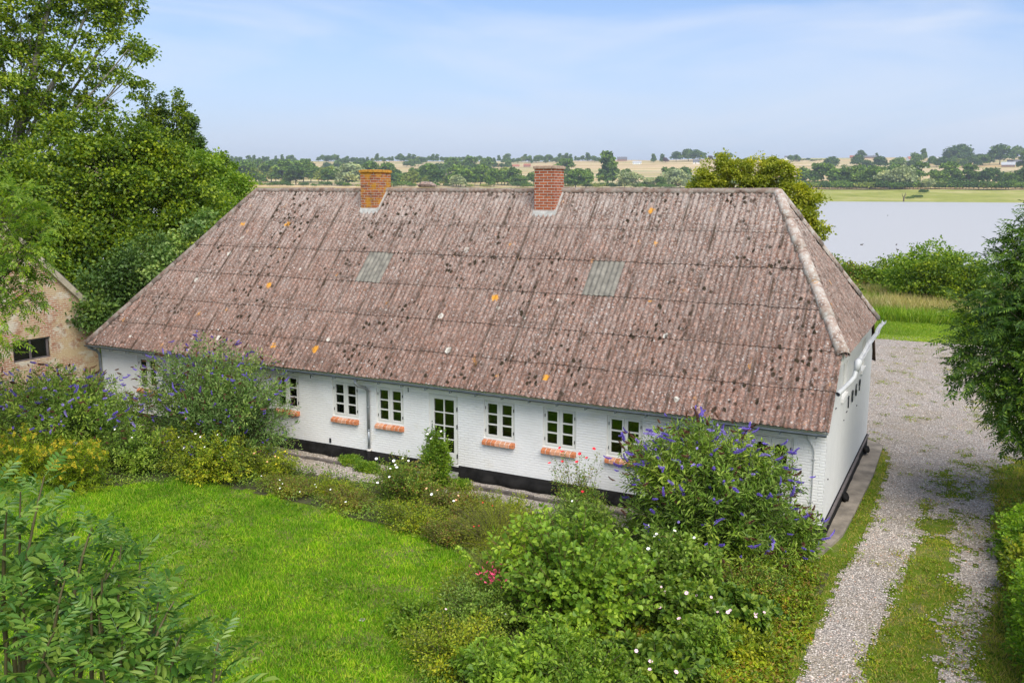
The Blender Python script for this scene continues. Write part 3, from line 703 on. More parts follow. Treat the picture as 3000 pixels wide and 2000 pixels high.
# left hip
dl = Vector((XEL-XRL, 0, ZE-ZR)); Ll = dl.length; dl.normalize(); nl = Vector((-(ZR-ZE), 0, -(XEL-XRL))).normalized()
bmx = corrugated((XRL, 0, ZR), (0, 1, 0), dl, nl, -.438, 9.2, [q*Ll/slope for q in rl], [hipclip(RLp, ELf, Vector((-30, YR, 0))), hipclip(RLp, ELb, Vector((-30, YR, 0)))], seed=3, per=6)
bm_obj(bmx, 'left_hip', mats_r, roof)
# right half hip
XH = XER+.30
dr = Vector((XER-XRR, 0, zh-ZR)); Lr = dr.length; dr.normalize(); nr_ = Vector(((ZR-zh), 0, (XER-XRR))).normalized()
bmx = corrugated((XRR, 0, ZR), (0, 1, 0), dr, nr_, .876, 7.74, [0, Lr*.36, Lr*.70, Lr+.16], [hipclip(RRp, ERf, Vector((30, YR, 0))), hipclip(RRp, ERb, Vector((30, YR, 0)))], seed=4, per=6, amp=.014)
bm_obj(bmx, 'half_hip', [M['roof_end'], M['grey_sheet'], DARK], roof)
# half-round caps
def caps(P, Q, seglen, r0, r1, upv, name, mat, seed=1, wob=.008):
    rr = random.Random(seed); d_ = (Q-P); L = d_.length; d_.normalize(); n_ = max(1, round(L/seglen)); mb = MB()
    upv = (upv-d_*upv.dot(d_)).normalized(); sd_ = d_.cross(upv)
    for i in range(n_):
        a = P+d_*(L*i/n_-(.05 if i else 0)); b_ = P+d_*(L*(i+1)/n_); off = Vector((0, 0, rr.uniform(-wob, wob)))
        v = []; f = []
        K = 10
        for (c_, r_, dz) in ((a, r0, 0), (a+(b_-a)*.5, (r0+r1)/2, 0), (b_, r1, .0)):
            for k in range(K+1):
                th = math.pi*(-.12+1.24*k/K)
                v.append(c_+off+sd_*math.cos(th)*r_+upv*(math.sin(th)*r_*.85-.01))
        for j in range(2):
            for k in range(K): f.append((j*(K+1)+k, j*(K+1)+k+1, (j+1)*(K+1)+k+1, (j+1)*(K+1)+k))
        b0 = len(v)
        for k in range(K+1):
            th = math.pi*(-.12+1.24*k/K); v.append(b_+off+sd_*math.cos(th)*(r1-.022)+upv*(math.sin(th)*(r1-.022)*.85-.01))
        for k in range(K): f.append((2*(K+1)+k, 2*(K+1)+k+1, b0+k+1, b0+k))
        mb.add(v, f)
    o = hb(mb, name, mat, roof, smooth=False)
    for p_ in o.data.polygons: p_.use_smooth = True
    return o
up_ = Vector((0, 0, 1))
caps(RLp+Vector((0, 0, -.03)), RRp+Vector((0, 0, -.03)), 1.1, .105, .115, up_, 'ridge_cap', M['cap2'], 1, .008)
caps(RLp+Vector((0, 0, .0)), ELf+Vector((0.0, .0, .05)), .95, .10, .115, up_, 'hip_cap', M['cap2'], 2)
caps(RLp, ELb+Vector((0, 0, .03)), .95, .10, .115, up_, 'hip_cap', M['ridge'], 3)
hc = ERf+(ERf-RRp).normalized()*.12
caps(RRp+Vector((0, 0, -.03)), hc, 1.15, .135, .155, up_, 'hip_cap', M['cap'], 4)
caps(RRp+Vector((0, 0, -.03)), ERb+(ERb-RRp).normalized()*.12, 1.15, .13, .15, up_, 'hip_cap', M['cap'], 5)
# displaced tile lump on the ridge
mb = MB(); mb.tube([(-13.10+.0, YR-.02, ZR+.12), (-12.95, YR-.05, ZR+.16), (-12.66, YR-.03, ZR+.15), (-12.45, YR-.06, ZR+.11)], [.05, .09, .085, .04], 7)
hb(mb, 'ridge_tile_piece', M['ridge'], roof)
# soffit board beneath the half hip and verge board
mb = MB(); mb.box(-.02, XER+.02, yh0-.02, yh0+.22, zh-.30, zh-.06); hb(mb, 'hip_end_board', M['frame'], roof)
mb = MB()
a, c_ = RF(XER+.0, S[4]), RF(XER+.0, 1)
for (P_, Q_) in ((a, c_),):
    q = n_f*-.02; q2 = n_f*-.10
    mb.add([P_+q+Vector((-.05, 0, 0)), Q_+q+Vector((-.05, 0, 0)), Q_+q2+Vector((-.05, 0, 0)), P_+q2+Vector((-.05, 0, 0)), P_+q, Q_+q, Q_+q2, P_+q2],
           [(0, 1, 2, 3), (7, 6, 5, 4), (0, 4, 5, 1), (3, 2, 6, 7), (1, 5, 6, 2), (0, 3, 7, 4)])
hb(mb, 'verge_board', M['render'], roof)
# --- gutters
def gutter(P, Q, r, name, mat, wav=.0, seg=26, seed=0, face=1):
    rr = random.Random(seed); mb = MB(); K = 8; v = []; f = []
    P, Q = Vector(P), Vector(Q); d_ = (Q-P).normalized(); sd_ = d_.cross(up_).normalized()
    offs = [Vector((0, 0, rr.uniform(-wav, wav)))+sd_*rr.uniform(-wav, wav) for _ in range(seg+1)]
    for ring in range(2):
        R_ = r-(.006 if ring else 0)
        for i in range(seg+1):
            c_ = P+(Q-P)*i/seg+offs[i]
            for k in range(K+1):
                th = math.pi+math.pi*k/K; v.append(c_+sd_*math.cos(th)*R_+up_*math.sin(th)*R_)
    n_ = (seg+1)*(K+1)
    for i in range(seg):
        for k in range(K):
            a = i*(K+1)+k; f.append((a, a+1, a+K+2, a+K+1)); f.append((n_+a+K+1, n_+a+K+2, n_+a+1, n_+a))
    mb.add(v, f)
    for sgn in (1, -1):
        mb.tube([P+(Q-P)*i/seg+offs[i]+sd_*r*sgn for i in range(seg+1)], .009, 6)
    o = hb(mb, name, mat); return o
gf = gutter((XEL-.02, YE-.045, 2.135), (XER-.02, YE-.045, 2.115), .042, 'gutter', M['gutter_dark'], .006, 24, 3)
for xx in np.arange(XEL+.5, 0, .75):
    mb = MB(); mb.box(xx, xx+.025, YE-.125, YE+.0, 2.05, 2.062); mb.box(xx, xx+.025, YE-.122, YE-.112, 2.06, 2.125)
    hb(mb, 'gutter_bracket', M['gutter_dark'], gf)
gg = gutter((XER+.36, yh0-.10, zh-.20), (XER+.28, yh1+.25, zh-.14), .05, 'gable_gutter', M['gutter_white'], .016, 14, 5)
mb = MB(); g0 = Vector((XER+.36, yh0-.12, zh-.20))
mb.tube([g0+Vector((0, .12, -.0)), g0+Vector((0, -.02, -.02)), g0+Vector((-.01, -.03, -.10)), g0+Vector((-.03, -.05, -.22))], [.075, .085, .07, .05], 12)
mb.tube([g0+Vector((-.03, -.05, -.20)), g0+Vector((-.05, -.12, -.33)), g0+Vector((-.10, -.30, -.40)), g0+Vector((-.24, -1.15, -.52))], .052, 12, cap=False)
hb(mb, 'outlet_pipe', M['gutter_white'], gg, smooth=True)
# --- downpipes
mb = MB(); xd = -12.04
mb.tube([(xd-.16, YE-.055, 2.08), (xd-.16, YE-.055, 1.98), (xd-.12, YE+.02, 1.90), (xd-.03, YE+.22, 1.82), (xd, -.07, 1.72), (xd, -.07, 1.2), (xd, -.07, .62)], .042, 10)
mb.tube([(xd, -.07, .63), (xd, -.07, .05)], .037, 10)
dp = hb(mb, 'downpipe', M['zinc'], smooth=True)
mb = MB(); mb.tube([(xd, -.07, .07), (xd, -.07, .02)], [.065, .07], 12); hb(mb, 'collar', M['joint'], dp, smooth=True)
mb = MB(); mb.tube([(xd, -.08, .02), (xd, -.10, -.35), (xd, -.10, -.5)], .06, 10); hb(mb, 'drain_socket', M['black'], dp, smooth=True)
for zz in (.6, 1.25):
    mb = MB(); mb.tube([(xd, -.07, zz), (xd, -.07, zz+.04)], .048, 10); hb(mb, 'pipe_clip', M['zinc'], dp, smooth=True)
mb = MB(); mb.tube([(XL-.12, YE-.03, 2.08), (XL-.06, -.12, 1.92), (XL+.0, -.07, 1.8), (XL+.02, -.07, .0)], .045, 10); hb(mb, 'downpipe', M['zinc'], smooth=True)
mb = MB(); mb.tube([(-.42, -.05, 2.02), (-.40, -.03, 1.9), (-.28, -.025, 1.75), (-.24, -.025, 1.62), (-.24, -.025, 0)], .012, 6)
for zz in (1.45, .5): mb.box(-.275, -.205, -.035, -.005, zz, zz+.02)
hb(mb, 'white_conduit', M['gutter_white'])
# --- iron numerals 1 8 6 9 on the gable
def numeral(pts_list, y0, name='iron_numeral'):
    mb = MB()
    for pts in pts_list: mb.tube([(.03, y0+u, 1.95+v) for u, v in pts], .017, 6)
    hb(mb, name, M['iron'], gable, smooth=True)
def arc(cx, cy, rx, ry, a0, a1, n=14): return [(cx+rx*math.cos(R(a0+(a1-a0)*i/n)), cy+ry*math.sin(R(a0+(a1-a0)*i/n))) for i in range(n+1)]
numeral([[(0, 0), (0, .30)], [(0, .30), (-.05, .24)]], 3.14)
numeral([arc(0, .215, .06, .07, 0, 360), arc(0, .072, .07, .075, 0, 360)], 3.91)
numeral([arc(0, .078, .07, .075, 0, 360), [(-.07, .08), (-.062, .18), (-.02, .27), (.03, .30)]], 4.66)
numeral([arc(0, .215, .07, .075, 0, 360), [(.07, .21), (.062, .12), (.02, .03), (-.03, 0)]], 5.38)
for (y_, z_, w_, h_) in ((1.0, 2.38, .10, .02), (3.0, 1.86, .16, .012), (6.6, 2.35, .10, .03), (5.2, 1.55, .03, .03), (2.6, 1.75, .05, .015), (.45, .9, .02, .03), (7.9, 2.9, .03, .25)):
    mb = MB(); mb.box(.0, .02, y_, y_+w_, z_, z_+h_); hb(mb, 'iron_peg', M['iron'], gable)
for (x_, z_, w_, h_) in ((-13.48, .05, .06, .13), (-15.0, 2.0, .04, .02), (-10.75, 1.82, .012, .12), (-14.1, 1.86, .012, .10), (-2.55, 1.92, .02, .02)):
    mb = MB(); mb.box(x_, x_+w_, -.02, 0, z_, z_+h_); hb(mb, 'wall_vent', M['iron'])
# --- windows
def casement_window(x, z0=.865, z1=1.88, w_=.9, sill=True):
    mb = MB(); y0, y1 = .035, .10; t_ = .05
    mb.box(x, x+w_, y0, y1, z1-t_, z1); mb.box(x, x+w_, y0, y1, z0, z0+t_*.8); mb.box(x, x+t_, y0, y1, z0+t_*.8, z1-t_); mb.box(x+w_-t_, x+w_, y0, y1, z0+t_*.8, z1-t_)
    mb.box(x+w_/2-.018, x+w_/2+.018, y0-.004, y1, z0+t_*.8, z1-t_)
    win = hb(mb, 'window', M['frame'], bevel=.004)
    for s_ in (0, 1):
        a = x+t_+.004 if s_ == 0 else x+w_/2+.022; c_ = x+w_/2-.022 if s_ == 0 else x+w_-t_-.004
        b0, b1 = z0+t_*.8+.004, z1-t_-.004; f_ = .050; ya, yb = .022, .075
        mb = MB(); mb.box(a, c_, ya, yb, b1-f_, b1); mb.box(a, c_, ya, yb, b0, b0+f_); mb.box(a, a+f_, ya, yb, b0+f_, b1-f_); mb.box(c_-f_, c_, ya, yb, b0+f_, b1-f_)
        hh = (b1-b0-2*f_)
        for k in (1, 2): mb.box(a+f_, c_-f_, ya+.003, yb, b0+f_+hh*k/3-.018, b0+f_+hh*k/3+.018)
        hb(mb, 'sash', M['frame'], win, bevel=.003)
        mb = MB(); mb.quad((a+f_/2, .056, b0+f_/2), (c_-f_/2, .056, b0+f_/2), (c_-f_/2, .056, b1-f_/2), (a+f_/2, .056, b1-f_/2)); hb(mb, 'pane', M['glass'], win)
        for zz in (b0+.12, b1-.2):
            hx = a-.012 if s_ == 0 else c_-.0
            mb = MB(); mb.box(hx, hx+.014, .008, .03, zz, zz+.075); hb(mb, 'hinge', M['iron'], win)
    if sill:
        mb = MB(); n_ = 7; p_ = .93/n_; x0 = x-.015
        for k in range(n_):
            a = x0+k*p_+.007; c_ = a+p_-.014; dz = random.uniform(-.004, .004)
            yA, yB = -.11+random.uniform(-.004, .004), .03; zt, zf = z0-.015+dz, z0-.075+dz
            mb.add([(a, yA, zf-.085), (c_, yA, zf-.085), (c_, yB, zf-.085), (a, yB, zf-.085), (a, yA, zf), (c_, yA, zf), (c_, yB, zt), (a, yB, zt)],
                   [(0, 3, 2, 1), (4, 5, 6, 7), (0, 1, 5, 4), (2, 3, 7, 6), (0, 4, 7, 3), (1, 2, 6, 5)], random.choice((0, 0, 1)))
        x1 = x0+.93
        mb.add([(x0+.01, -.102, z0-.155), (x1-.01, -.102, z0-.155), (x1-.01, .0, z0-.155), (x0+.01, .0, z0-.155), (x0+.01, -.102, z0-.079), (x1-.01, -.102, z0-.079), (x1-.01, .029, z0-.021), (x0+.01, .029, z0-.021)],
               [(0, 3, 2, 1), (4, 5, 6, 7), (0, 1, 5, 4), (0, 4, 7, 3), (1, 2, 6, 5)], 2)
        hb(mb, 'brick_sill', [M['sill'], M['sill2'], M['joint']], win, bevel=.006)
    return win
for x_, z0, z1 in WN: casement_window(x_)
# --- glazed garden door
def garden_door():
    x, w_ = DOORS[0][:2]; mb = MB(); z0, z1 = .02, 1.88
    mb.box(x, x+.045, .03, .11, z0, z1); mb.box(x+w_-.045, x+w_, .03, .11, z0, z1); mb.box(x+.045, x+w_-.045, .03, .11, z1-.045, z1); mb.box(x-.02, x+w_+.02, -.04, .12, -.04, .02)
    d_ = hb(mb, 'door', M['frame'], bevel=.004)
    a, c_, b0, b1 = x+.05, x+w_-.05, .025, z1-.05; ya, yb = .02, .08
    gz0, gz1 = .30, 1.73; gx0, gx1 = a+.10, c_-.09
    mb = MB(); mb.box(a, gx0, ya, yb, b0, b1); mb.box(gx1, c_, ya, yb, b0, b1); mb.box(gx0, gx1, ya, yb, gz1, b1); mb.box(gx0, gx1, ya, yb, b0, gz0)
    for k in (1, 2, 3): zz = gz0+(gz1-gz0)*k/4; mb.box(gx0, gx1, ya+.004, yb, zz-.013, zz+.013)
    mb.box((gx0+gx1)/2-.014, (gx0+gx1)/2+.014, ya+.002, yb-.002, gz0, gz1)
    hb(mb, 'door_leaf', M['frame'], d_, bevel=.003)
    mb = MB(); mb.quad((gx0-.01, .055, gz0-.01), (gx1+.01, .055, gz0-.01), (gx1+.01, .055, gz1+.01), (gx0-.01, .055, gz1+.01)); hb(mb, 'pane', M['glass'], d_)
    mb = MB(); mb.tube([(a+.045, .02, .98), (a+.045, -.03, .98), (a+.15, -.035, .98)], .009, 8); mb.box(a+.03, a+.06, .012, .02, .93, 1.03); mb.tube([(a+.045, .02, 1.10), (a+.045, .005, 1.10)], .018, 10)
    hb(mb, 'handle', M['steel'], d_)
    for zz in (.18, .98, 1.45): mb = MB(); mb.box(c_-.002, c_+.018, .0, .03, zz, zz+.11); hb(mb, 'hinge', M['iron'], d_)
garden_door()
def arched_door():
    x, w_ = DOORS[1][:2]; mb = MB(); z0, z1 = .02, 1.88
    mb.box(x, x+.06, .03, .11, z0, z1); mb.box(x+w_-.06, x+w_, .03, .11, z0, z1); mb.box(x+.06, x+w_-.06, .03, .11, z1-.05, z1); mb.box(x-.02, x+w_+.02, -.04, .12, -.04, .02)
    d_ = hb(mb, 'door', M['frame'], bevel=.004)
    for s_ in (0, 1):
        a = x+.065 if s_ == 0 else x+w_/2+.003; c_ = x+w_/2-.003 if s_ == 0 else x+w_-.065
        g0_, g1_ = a+.07, c_-.07; zt = 1.60; mb = MB(); mb.box(a, g0_, .02, .08, z0+.01, z1-.055); mb.box(g1_, c_, .02, .08, z0+.01, z1-.055); mb.box(g0_, g1_, .02, .08, z0+.01, .75)
        K = 10; cx = (g0_+g1_)/2; r_ = (g1_-g0_)/2
        for k in range(K):
            t0, t1 = math.pi*k/K, math.pi*(k+1)/K
            p0, p1 = (cx-r_*math.cos(t0), zt+r_*.7*math.sin(t0)), (cx-r_*math.cos(t1), zt+r_*.7*math.sin(t1))
            mb.quad((p0[0], .02, p0[1]), (p1[0], .02, p1[1]), (p1[0], .02, z1-.055), (p0[0], .02, z1-.055))
            mb.quad((p0[0], .02, p0[1]), (p0[0], .075, p0[1]), (p1[0], .075, p1[1]), (p1[0], .02, p1[1]))
        hb(mb, 'door_leaf', M['frame'], d_)
        mb = MB(); mb.quad((g0_-.01, .06, .74), (g1_+.01, .06, .74), (g1_+.01, .06, 1.81), (g0_-.01, .06, 1.81)); hb(mb, 'pane', M['glass'], d_)
    for zz in (.3, 1.0, 1.55): mb = MB(); mb.box(x+w_-.068, x+w_-.05, .0, .03, zz, zz+.10); hb(mb, 'hinge', M['iron'], d_)
    return d_
arched_door()
# --- chimneys
def chimney(x0, x1, y0, y1, ztop, mat, capm, nm):
    zb = ZR-.55; mb = MB(); mb.box(x0, x1, y0, y1, zb-.25, ztop-.09)
    c_ = hb(mb, 'chimney', mat)
    mb = MB()
    n_ = 0; k = x0-.035; L_ = x1-x0+.07; nb = max(4, round(L_/.115)); wdt = L_/nb
    for i in range(nb):
        mb.box(k+i*wdt+.003, k+(i+1)*wdt-.003, y0-.035+random.uniform(-.004, .004), y0+.12, ztop-.09, ztop-.015+random.uniform(-.004, .004))
    Ly = y1-y0+.07; nb2 = max(3, round((Ly-.16)/.115)); wd2 = (Ly-.16)/nb2
    for i in range(nb2):
        for (xa, xb) in ((x1-.12, x1+.035), (x0-.035, x0+.12)):
            mb.box(xa, xb, y0+.125+i*wd2+.003, y0+.125+(i+1)*wd2-.003, ztop-.09, ztop-.015+random.uniform(-.004, .004))
    mb.box(x0+.0, x1-.0, y0+.06, y1-.0, ztop-.085, ztop+.0)
    hb(mb, 'crown', capm, c_, bevel=.008)
    mb = MB()
    za = lambda y_: ZR-abs(y_-YR)*(ZR-ZE)/(YR-YE)
    # sloping mortar fillets following the roof
    for (xa, xb, ya, yb) in ((x0-.03, x1+.03, y0-.08, y0+.02),):
        mb.add([(xa, ya, za(ya)+.035), (xb, ya, za(ya)+.035), (xb, yb, za(yb)+.11), (xa, yb, za(yb)+.11), (xa, ya, za(ya)-.05), (xb, ya, za(ya)-.05), (xb, yb, za(yb)-.05), (xa, yb, za(yb)-.05)],
               [(0, 1, 2, 3), (4, 5, 1, 0), (5, 6, 2, 1), (7, 4, 0, 3)])
    for (xa, xb) in ((x0-.04, x0+.005), (x1-.005, x1+.06)):
        ya, yb = y0-.06, YR-.02
        mb.add([(xa, ya, za(ya)+.03), (xb, ya, za(ya)+.05), (xb, yb, za(yb)+.05), (xa, yb, za(yb)+.04), (xa, ya, za(ya)-.05), (xb, ya, za(ya)-.05), (xb, yb, za(yb)-.05), (xa, yb, za(yb)-.05)],
               [(0, 1, 2, 3), (4, 5, 1, 0), (5, 6, 2, 1), (7, 4, 0, 3)])
    hb(mb, 'mortar_fillet', M['mortar'], c_)
    return c_
chimney(-14.90, -14.30, 3.62, 4.42, 7.80, M['brick_lichen'], M['orange_cap'], 'a')
chimney(-8.79, -8.17, 3.62, 4.28, 7.86, M['brick'], M['pale_cap'], 'b')
# grey step stone and flat stones at the door
mb = MB(); mb.add([(-10.15, -.62, -.18), (-9.2, -.70, -.18), (-9.12, -.06, -.16), (-10.2, -.06, -.16), (-10.15, -.62, -.5), (-9.2, -.70, -.5), (-9.12, -.06, -.5), (-10.2, -.06, -.5)],
   [(0, 1, 2, 3), (0, 4, 5, 1), (1, 5, 6, 2), (3, 2, 6, 7), (0, 3, 7, 4)])
o = mb.build('step_stone', M['slab'], bevel=.02); tag(o, 'flat grey stone step outside the glazed garden door', 'step')
# pots on the inner sills
def pot(x, y, z, r, h, lab, leafy=True):
    e = empty('plant_pot', (x, y, z)); tag(e, lab, 'pot')
    mb = MB(); mb.tube([(0, 0, 0), (0, 0, h*.85), (0, 0, h*.86), (0, 0, h)], [r*.7, r*.95, r*1.08, r*1.08], 14)
    o = mb.build('vessel', M['pot'], e, smooth=True)
    if leafy:
        mb = MB()
        for i in range(16):
            a = i*2.4; l = random.uniform(.10, .2); dx, dy = math.cos(a), math.sin(a); p_ = Vector((0, 0, h)); q = p_+Vector((dx*l*.5, dy*l*.3, l)); s_ = Vector((-dy, dx, 0))*.02
            mb.quad(p_, p_+(q-p_)*.5+s_, q, p_+(q-p_)*.5-s_)
        mb.build('houseplant', M['potleaf'], e)
M['potleaf'] = leafmat('houseplant_leaf', [(.03, .09, .02), (.08, .16, .04)])
pot(-11.03, .37, .862, .05, .09, 'small pale flowerpot on the inner sill of the window beside the downpipe')
pot(-8.17, .37, .862, .055, .11, 'pale pot with a leafy plant in the first window right of the glazed door')
pot(-4.42, .37, .862, .075, .17, 'large cream jug on the inner sill of the window left of the purple buddleia', False)

# ------------------------------------------------------------------ brick barn on the left
barn = empty('brick_barn', (-31.5, -2.6, -.5)); tag(barn, 'old yellow and red brick barn with a sloping board along its gable', 'barn')
BX = -26.0; by0, by1, bz = -7.5, 2.26, 2.72; bya = (by0+by1)/2; bza = bz+(by1-bya)
def bb(mb, name, mats, parent=None, **k):
    o = mb.build(name, mats, None, **k); pr = parent or barn; o.parent = pr; o.location = -world_loc(pr); return o
mb = MB(); wy0, wy1, wz0, wz1 = -1.05, .34, 1.38, 2.10
for (a, b_) in ((by0, wy0), (wy0, wy1), (wy1, by1)):
    if (a, b_) == (wy0, wy1):
        mb.quad((BX, a, -.6), (BX, b_, -.6), (BX, b_, wz0), (BX, a, wz0)); mb.quad((BX, a, wz1), (BX, b_, wz1), (BX, b_, bz), (BX, a, bz))
    else: mb.quad((BX, a, -.6), (BX, b_, -.6), (BX, b_, bz), (BX, a, bz))
mb.add([(BX, by0, bz), (BX, by1, bz), (BX, bya, bza)], [(0, 1, 2)])
for q in ([(BX, wy0, wz0), (BX, wy0, wz1), (BX-.2, wy0, wz1), (BX-.2, wy0, wz0)], [(BX, wy1, wz1), (BX, wy1, wz0), (BX-.2, wy1, wz0), (BX-.2, wy1, wz1)], [(BX, wy0, wz1), (BX, wy1, wz1), (BX-.2, wy1, wz1), (BX-.2, wy0, wz1)], [(BX, wy1, wz0), (BX, wy0, wz0), (BX-.2, wy0, wz0), (BX-.2, wy1, wz0)]): mb.quad(*q)
mb.quad((BX, by1, -.6), (BX-11, by1, -.6), (BX-11, by1, bz), (BX, by1, bz)); mb.quad((BX-11, by0, -.6), (BX, by0, -.6), (BX, by0, bz), (BX-11, by0, bz))
mb.quad((BX-11, by1, -.6), (BX-11, by0, -.6), (BX-11, by0, bz), (BX-11, by1, bz))
bb(mb, 'wall', M['barnbrick'])
mb = MB()
for sgn, ye in ((1, by1), (-1, by0)):
    E_ = Vector((0, ye+sgn*.25, bz-.25)); A_ = Vector((0, bya, bza)); n_ = Vector((0, sgn, 1)).normalized()*.10
    vs8 = []
    for xx in (BX+.12, BX-11.2):
        for P_ in (E_, A_): vs8 += [P_+Vector((xx, 0, 0)), P_+n_+Vector((xx, 0, 0))]
    mb.add(vs8, [(0, 1, 3, 2), (4, 6, 7, 5), (1, 5, 7, 3), (0, 2, 6, 4), (0, 4, 5, 1)])
bb(mb, 'roof', M['darkroof'])
mb = MB()
for sgn, ye in ((1, by1), (-1, by0)):
    E_ = Vector((0, ye+sgn*.22, bz-.22)); A_ = Vector((0, bya, bza)); n_ = Vector((0, sgn, 1)).normalized()
    mb.add([E_+n_*.06+Vector((BX+.15, 0, 0)), A_+n_*.06+Vector((BX+.15, 0, 0)), A_-n_*.14+Vector((BX+.15, 0, 0)), E_-n_*.14+Vector((BX+.15, 0, 0)),
            E_+n_*.06+Vector((BX+.01, 0, 0)), A_+n_*.06+Vector((BX+.01, 0, 0)), A_-n_*.14+Vector((BX+.01, 0, 0)), E_-n_*.14+Vector((BX+.01, 0, 0))],
           [(0, 1, 2, 3), (4, 7, 6, 5), (0, 4, 5, 1), (3, 2, 6, 7), (0, 3, 7, 4)])
bb(mb, 'verge_board', M['board'])
mb = MB(); mb.box(BX-.14, BX-.06, wy0, wy1, wz0, wz0+.05); mb.box(BX-.14, BX-.06, wy0, wy1, wz1-.05, wz1)
for yy in (wy0, wy1-.12, -.42): mb.box(BX-.14, BX-.06, yy, yy+.06, wz0+.05, wz1-.05)
bw_ = bb(mb, 'window', M['timber'])
mb = MB(); mb.quad((BX-.10, wy0, wz0), (BX-.10, wy1, wz0), (BX-.10, wy1, wz1), (BX-.10, wy0, wz1)); bb(mb, 'pane', M['glass'], bw_)
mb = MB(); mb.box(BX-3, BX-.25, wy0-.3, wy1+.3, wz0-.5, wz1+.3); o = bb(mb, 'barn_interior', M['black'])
mb = MB(); mb.tube([(BX+.0, by1-.05, 1.42), (BX+.35, by1+.1, 1.45)], .03, 6); bb(mb, 'iron_bracket', M['iron'])

# ------------------------------------------------------------------ vegetation helpers
def unit(a): return a/np.maximum(np.linalg.norm(a, axis=-1, keepdims=True), 1e-9)
def rand_dir(n, g=rng): return unit(g.normal(size=(n, 3)))
def leaf_geo(P, A, N, L, W, kind='rhomb', fold=.35):
    """leaves: base point P, long axis A, face normal N, length L, width W"""
    A = unit(A); S_ = unit(np.cross(A, N)); N = np.cross(S_, A); L = L[:, None]; Wd = W[:, None]/2
    n = len(P)
    if kind == 'rhomb':
        v = np.stack([P, P+A*L*.45+S_*Wd+N*fold*Wd, P+A*L-N*L*.12, P+A*L*.45-S_*Wd+N*fold*Wd], 1)
        f = np.array([[0, 1, 2], [0, 2, 3]]); k = 4
    else:
        v = np.stack([P, P+A*L*.28+S_*Wd*.85+N*fold*Wd, P+A*L*.66+S_*Wd*.9+N*fold*Wd*.9, P+A*L-N*L*.10,
                      P+A*L*.66-S_*Wd*.9+N*fold*Wd*.9, P+A*L*.28-S_*Wd*.85+N*fold*Wd], 1)
        f = np.array([[0, 1, 2], [0, 2, 3], [0, 3, 4], [0, 4, 5]]); k = 6
    F_ = (f[None]+k*np.arange(n)[:, None, None]).reshape(-1, 3)
    return v.reshape(-1, 3), F_
def tubes_geo(curves, n=5):
    """curves: list of (pts (k,3), radii (k)) -> one mesh"""
    Vs, Fs, b = [], [], 0
    for pts, rad in curves:
        pts = np.asarray(pts, float); k = len(pts)
        T = unit(np.gradient(pts, axis=0)); ref = np.array([.31, .17, .93]); a = unit(np.cross(T, ref)); c_ = np.cross(T, a)
        th = np.arange(n)*2*np.pi/n
        ring = pts[:, None]+(a[:, None]*np.cos(th)[None, :, None]+c_[:, None]*np.sin(th)[None, :, None])*np.asarray(rad)[:, None, None]
        Vs.append(ring.reshape(-1, 3))
        i, j = np.meshgrid(np.arange(k-1), np.arange(n), indexing='ij'); j2 = (j+1) % n
        Fs.append(np.stack([i*n+j, i*n+j2, (i+1)*n+j2, (i+1)*n+j], -1).reshape(-1, 4)+b); b += k*n
    return np.concatenate(Vs), np.concatenate(Fs)
def bez(p0, p1, p2, t):
    t = np.asarray(t)[:, None]; return (1-t)**2*p0+2*t*(1-t)*p1+t*t*p2
BARK = simple('grey_brown_bark', (.13, .10, .07), .95, var=.4, scale=6, bmp=.5)
BARKL = simple('pale_grey_bark', (.24, .22, .18), .95, var=.4, scale=4, bmp=.5)
STEM = simple('green_brown_stem', (.12, .10, .045), .8, var=.3, scale=10)
STEMR = simple('reddish_stem', (.13, .06, .03), .8, var=.3, scale=10)

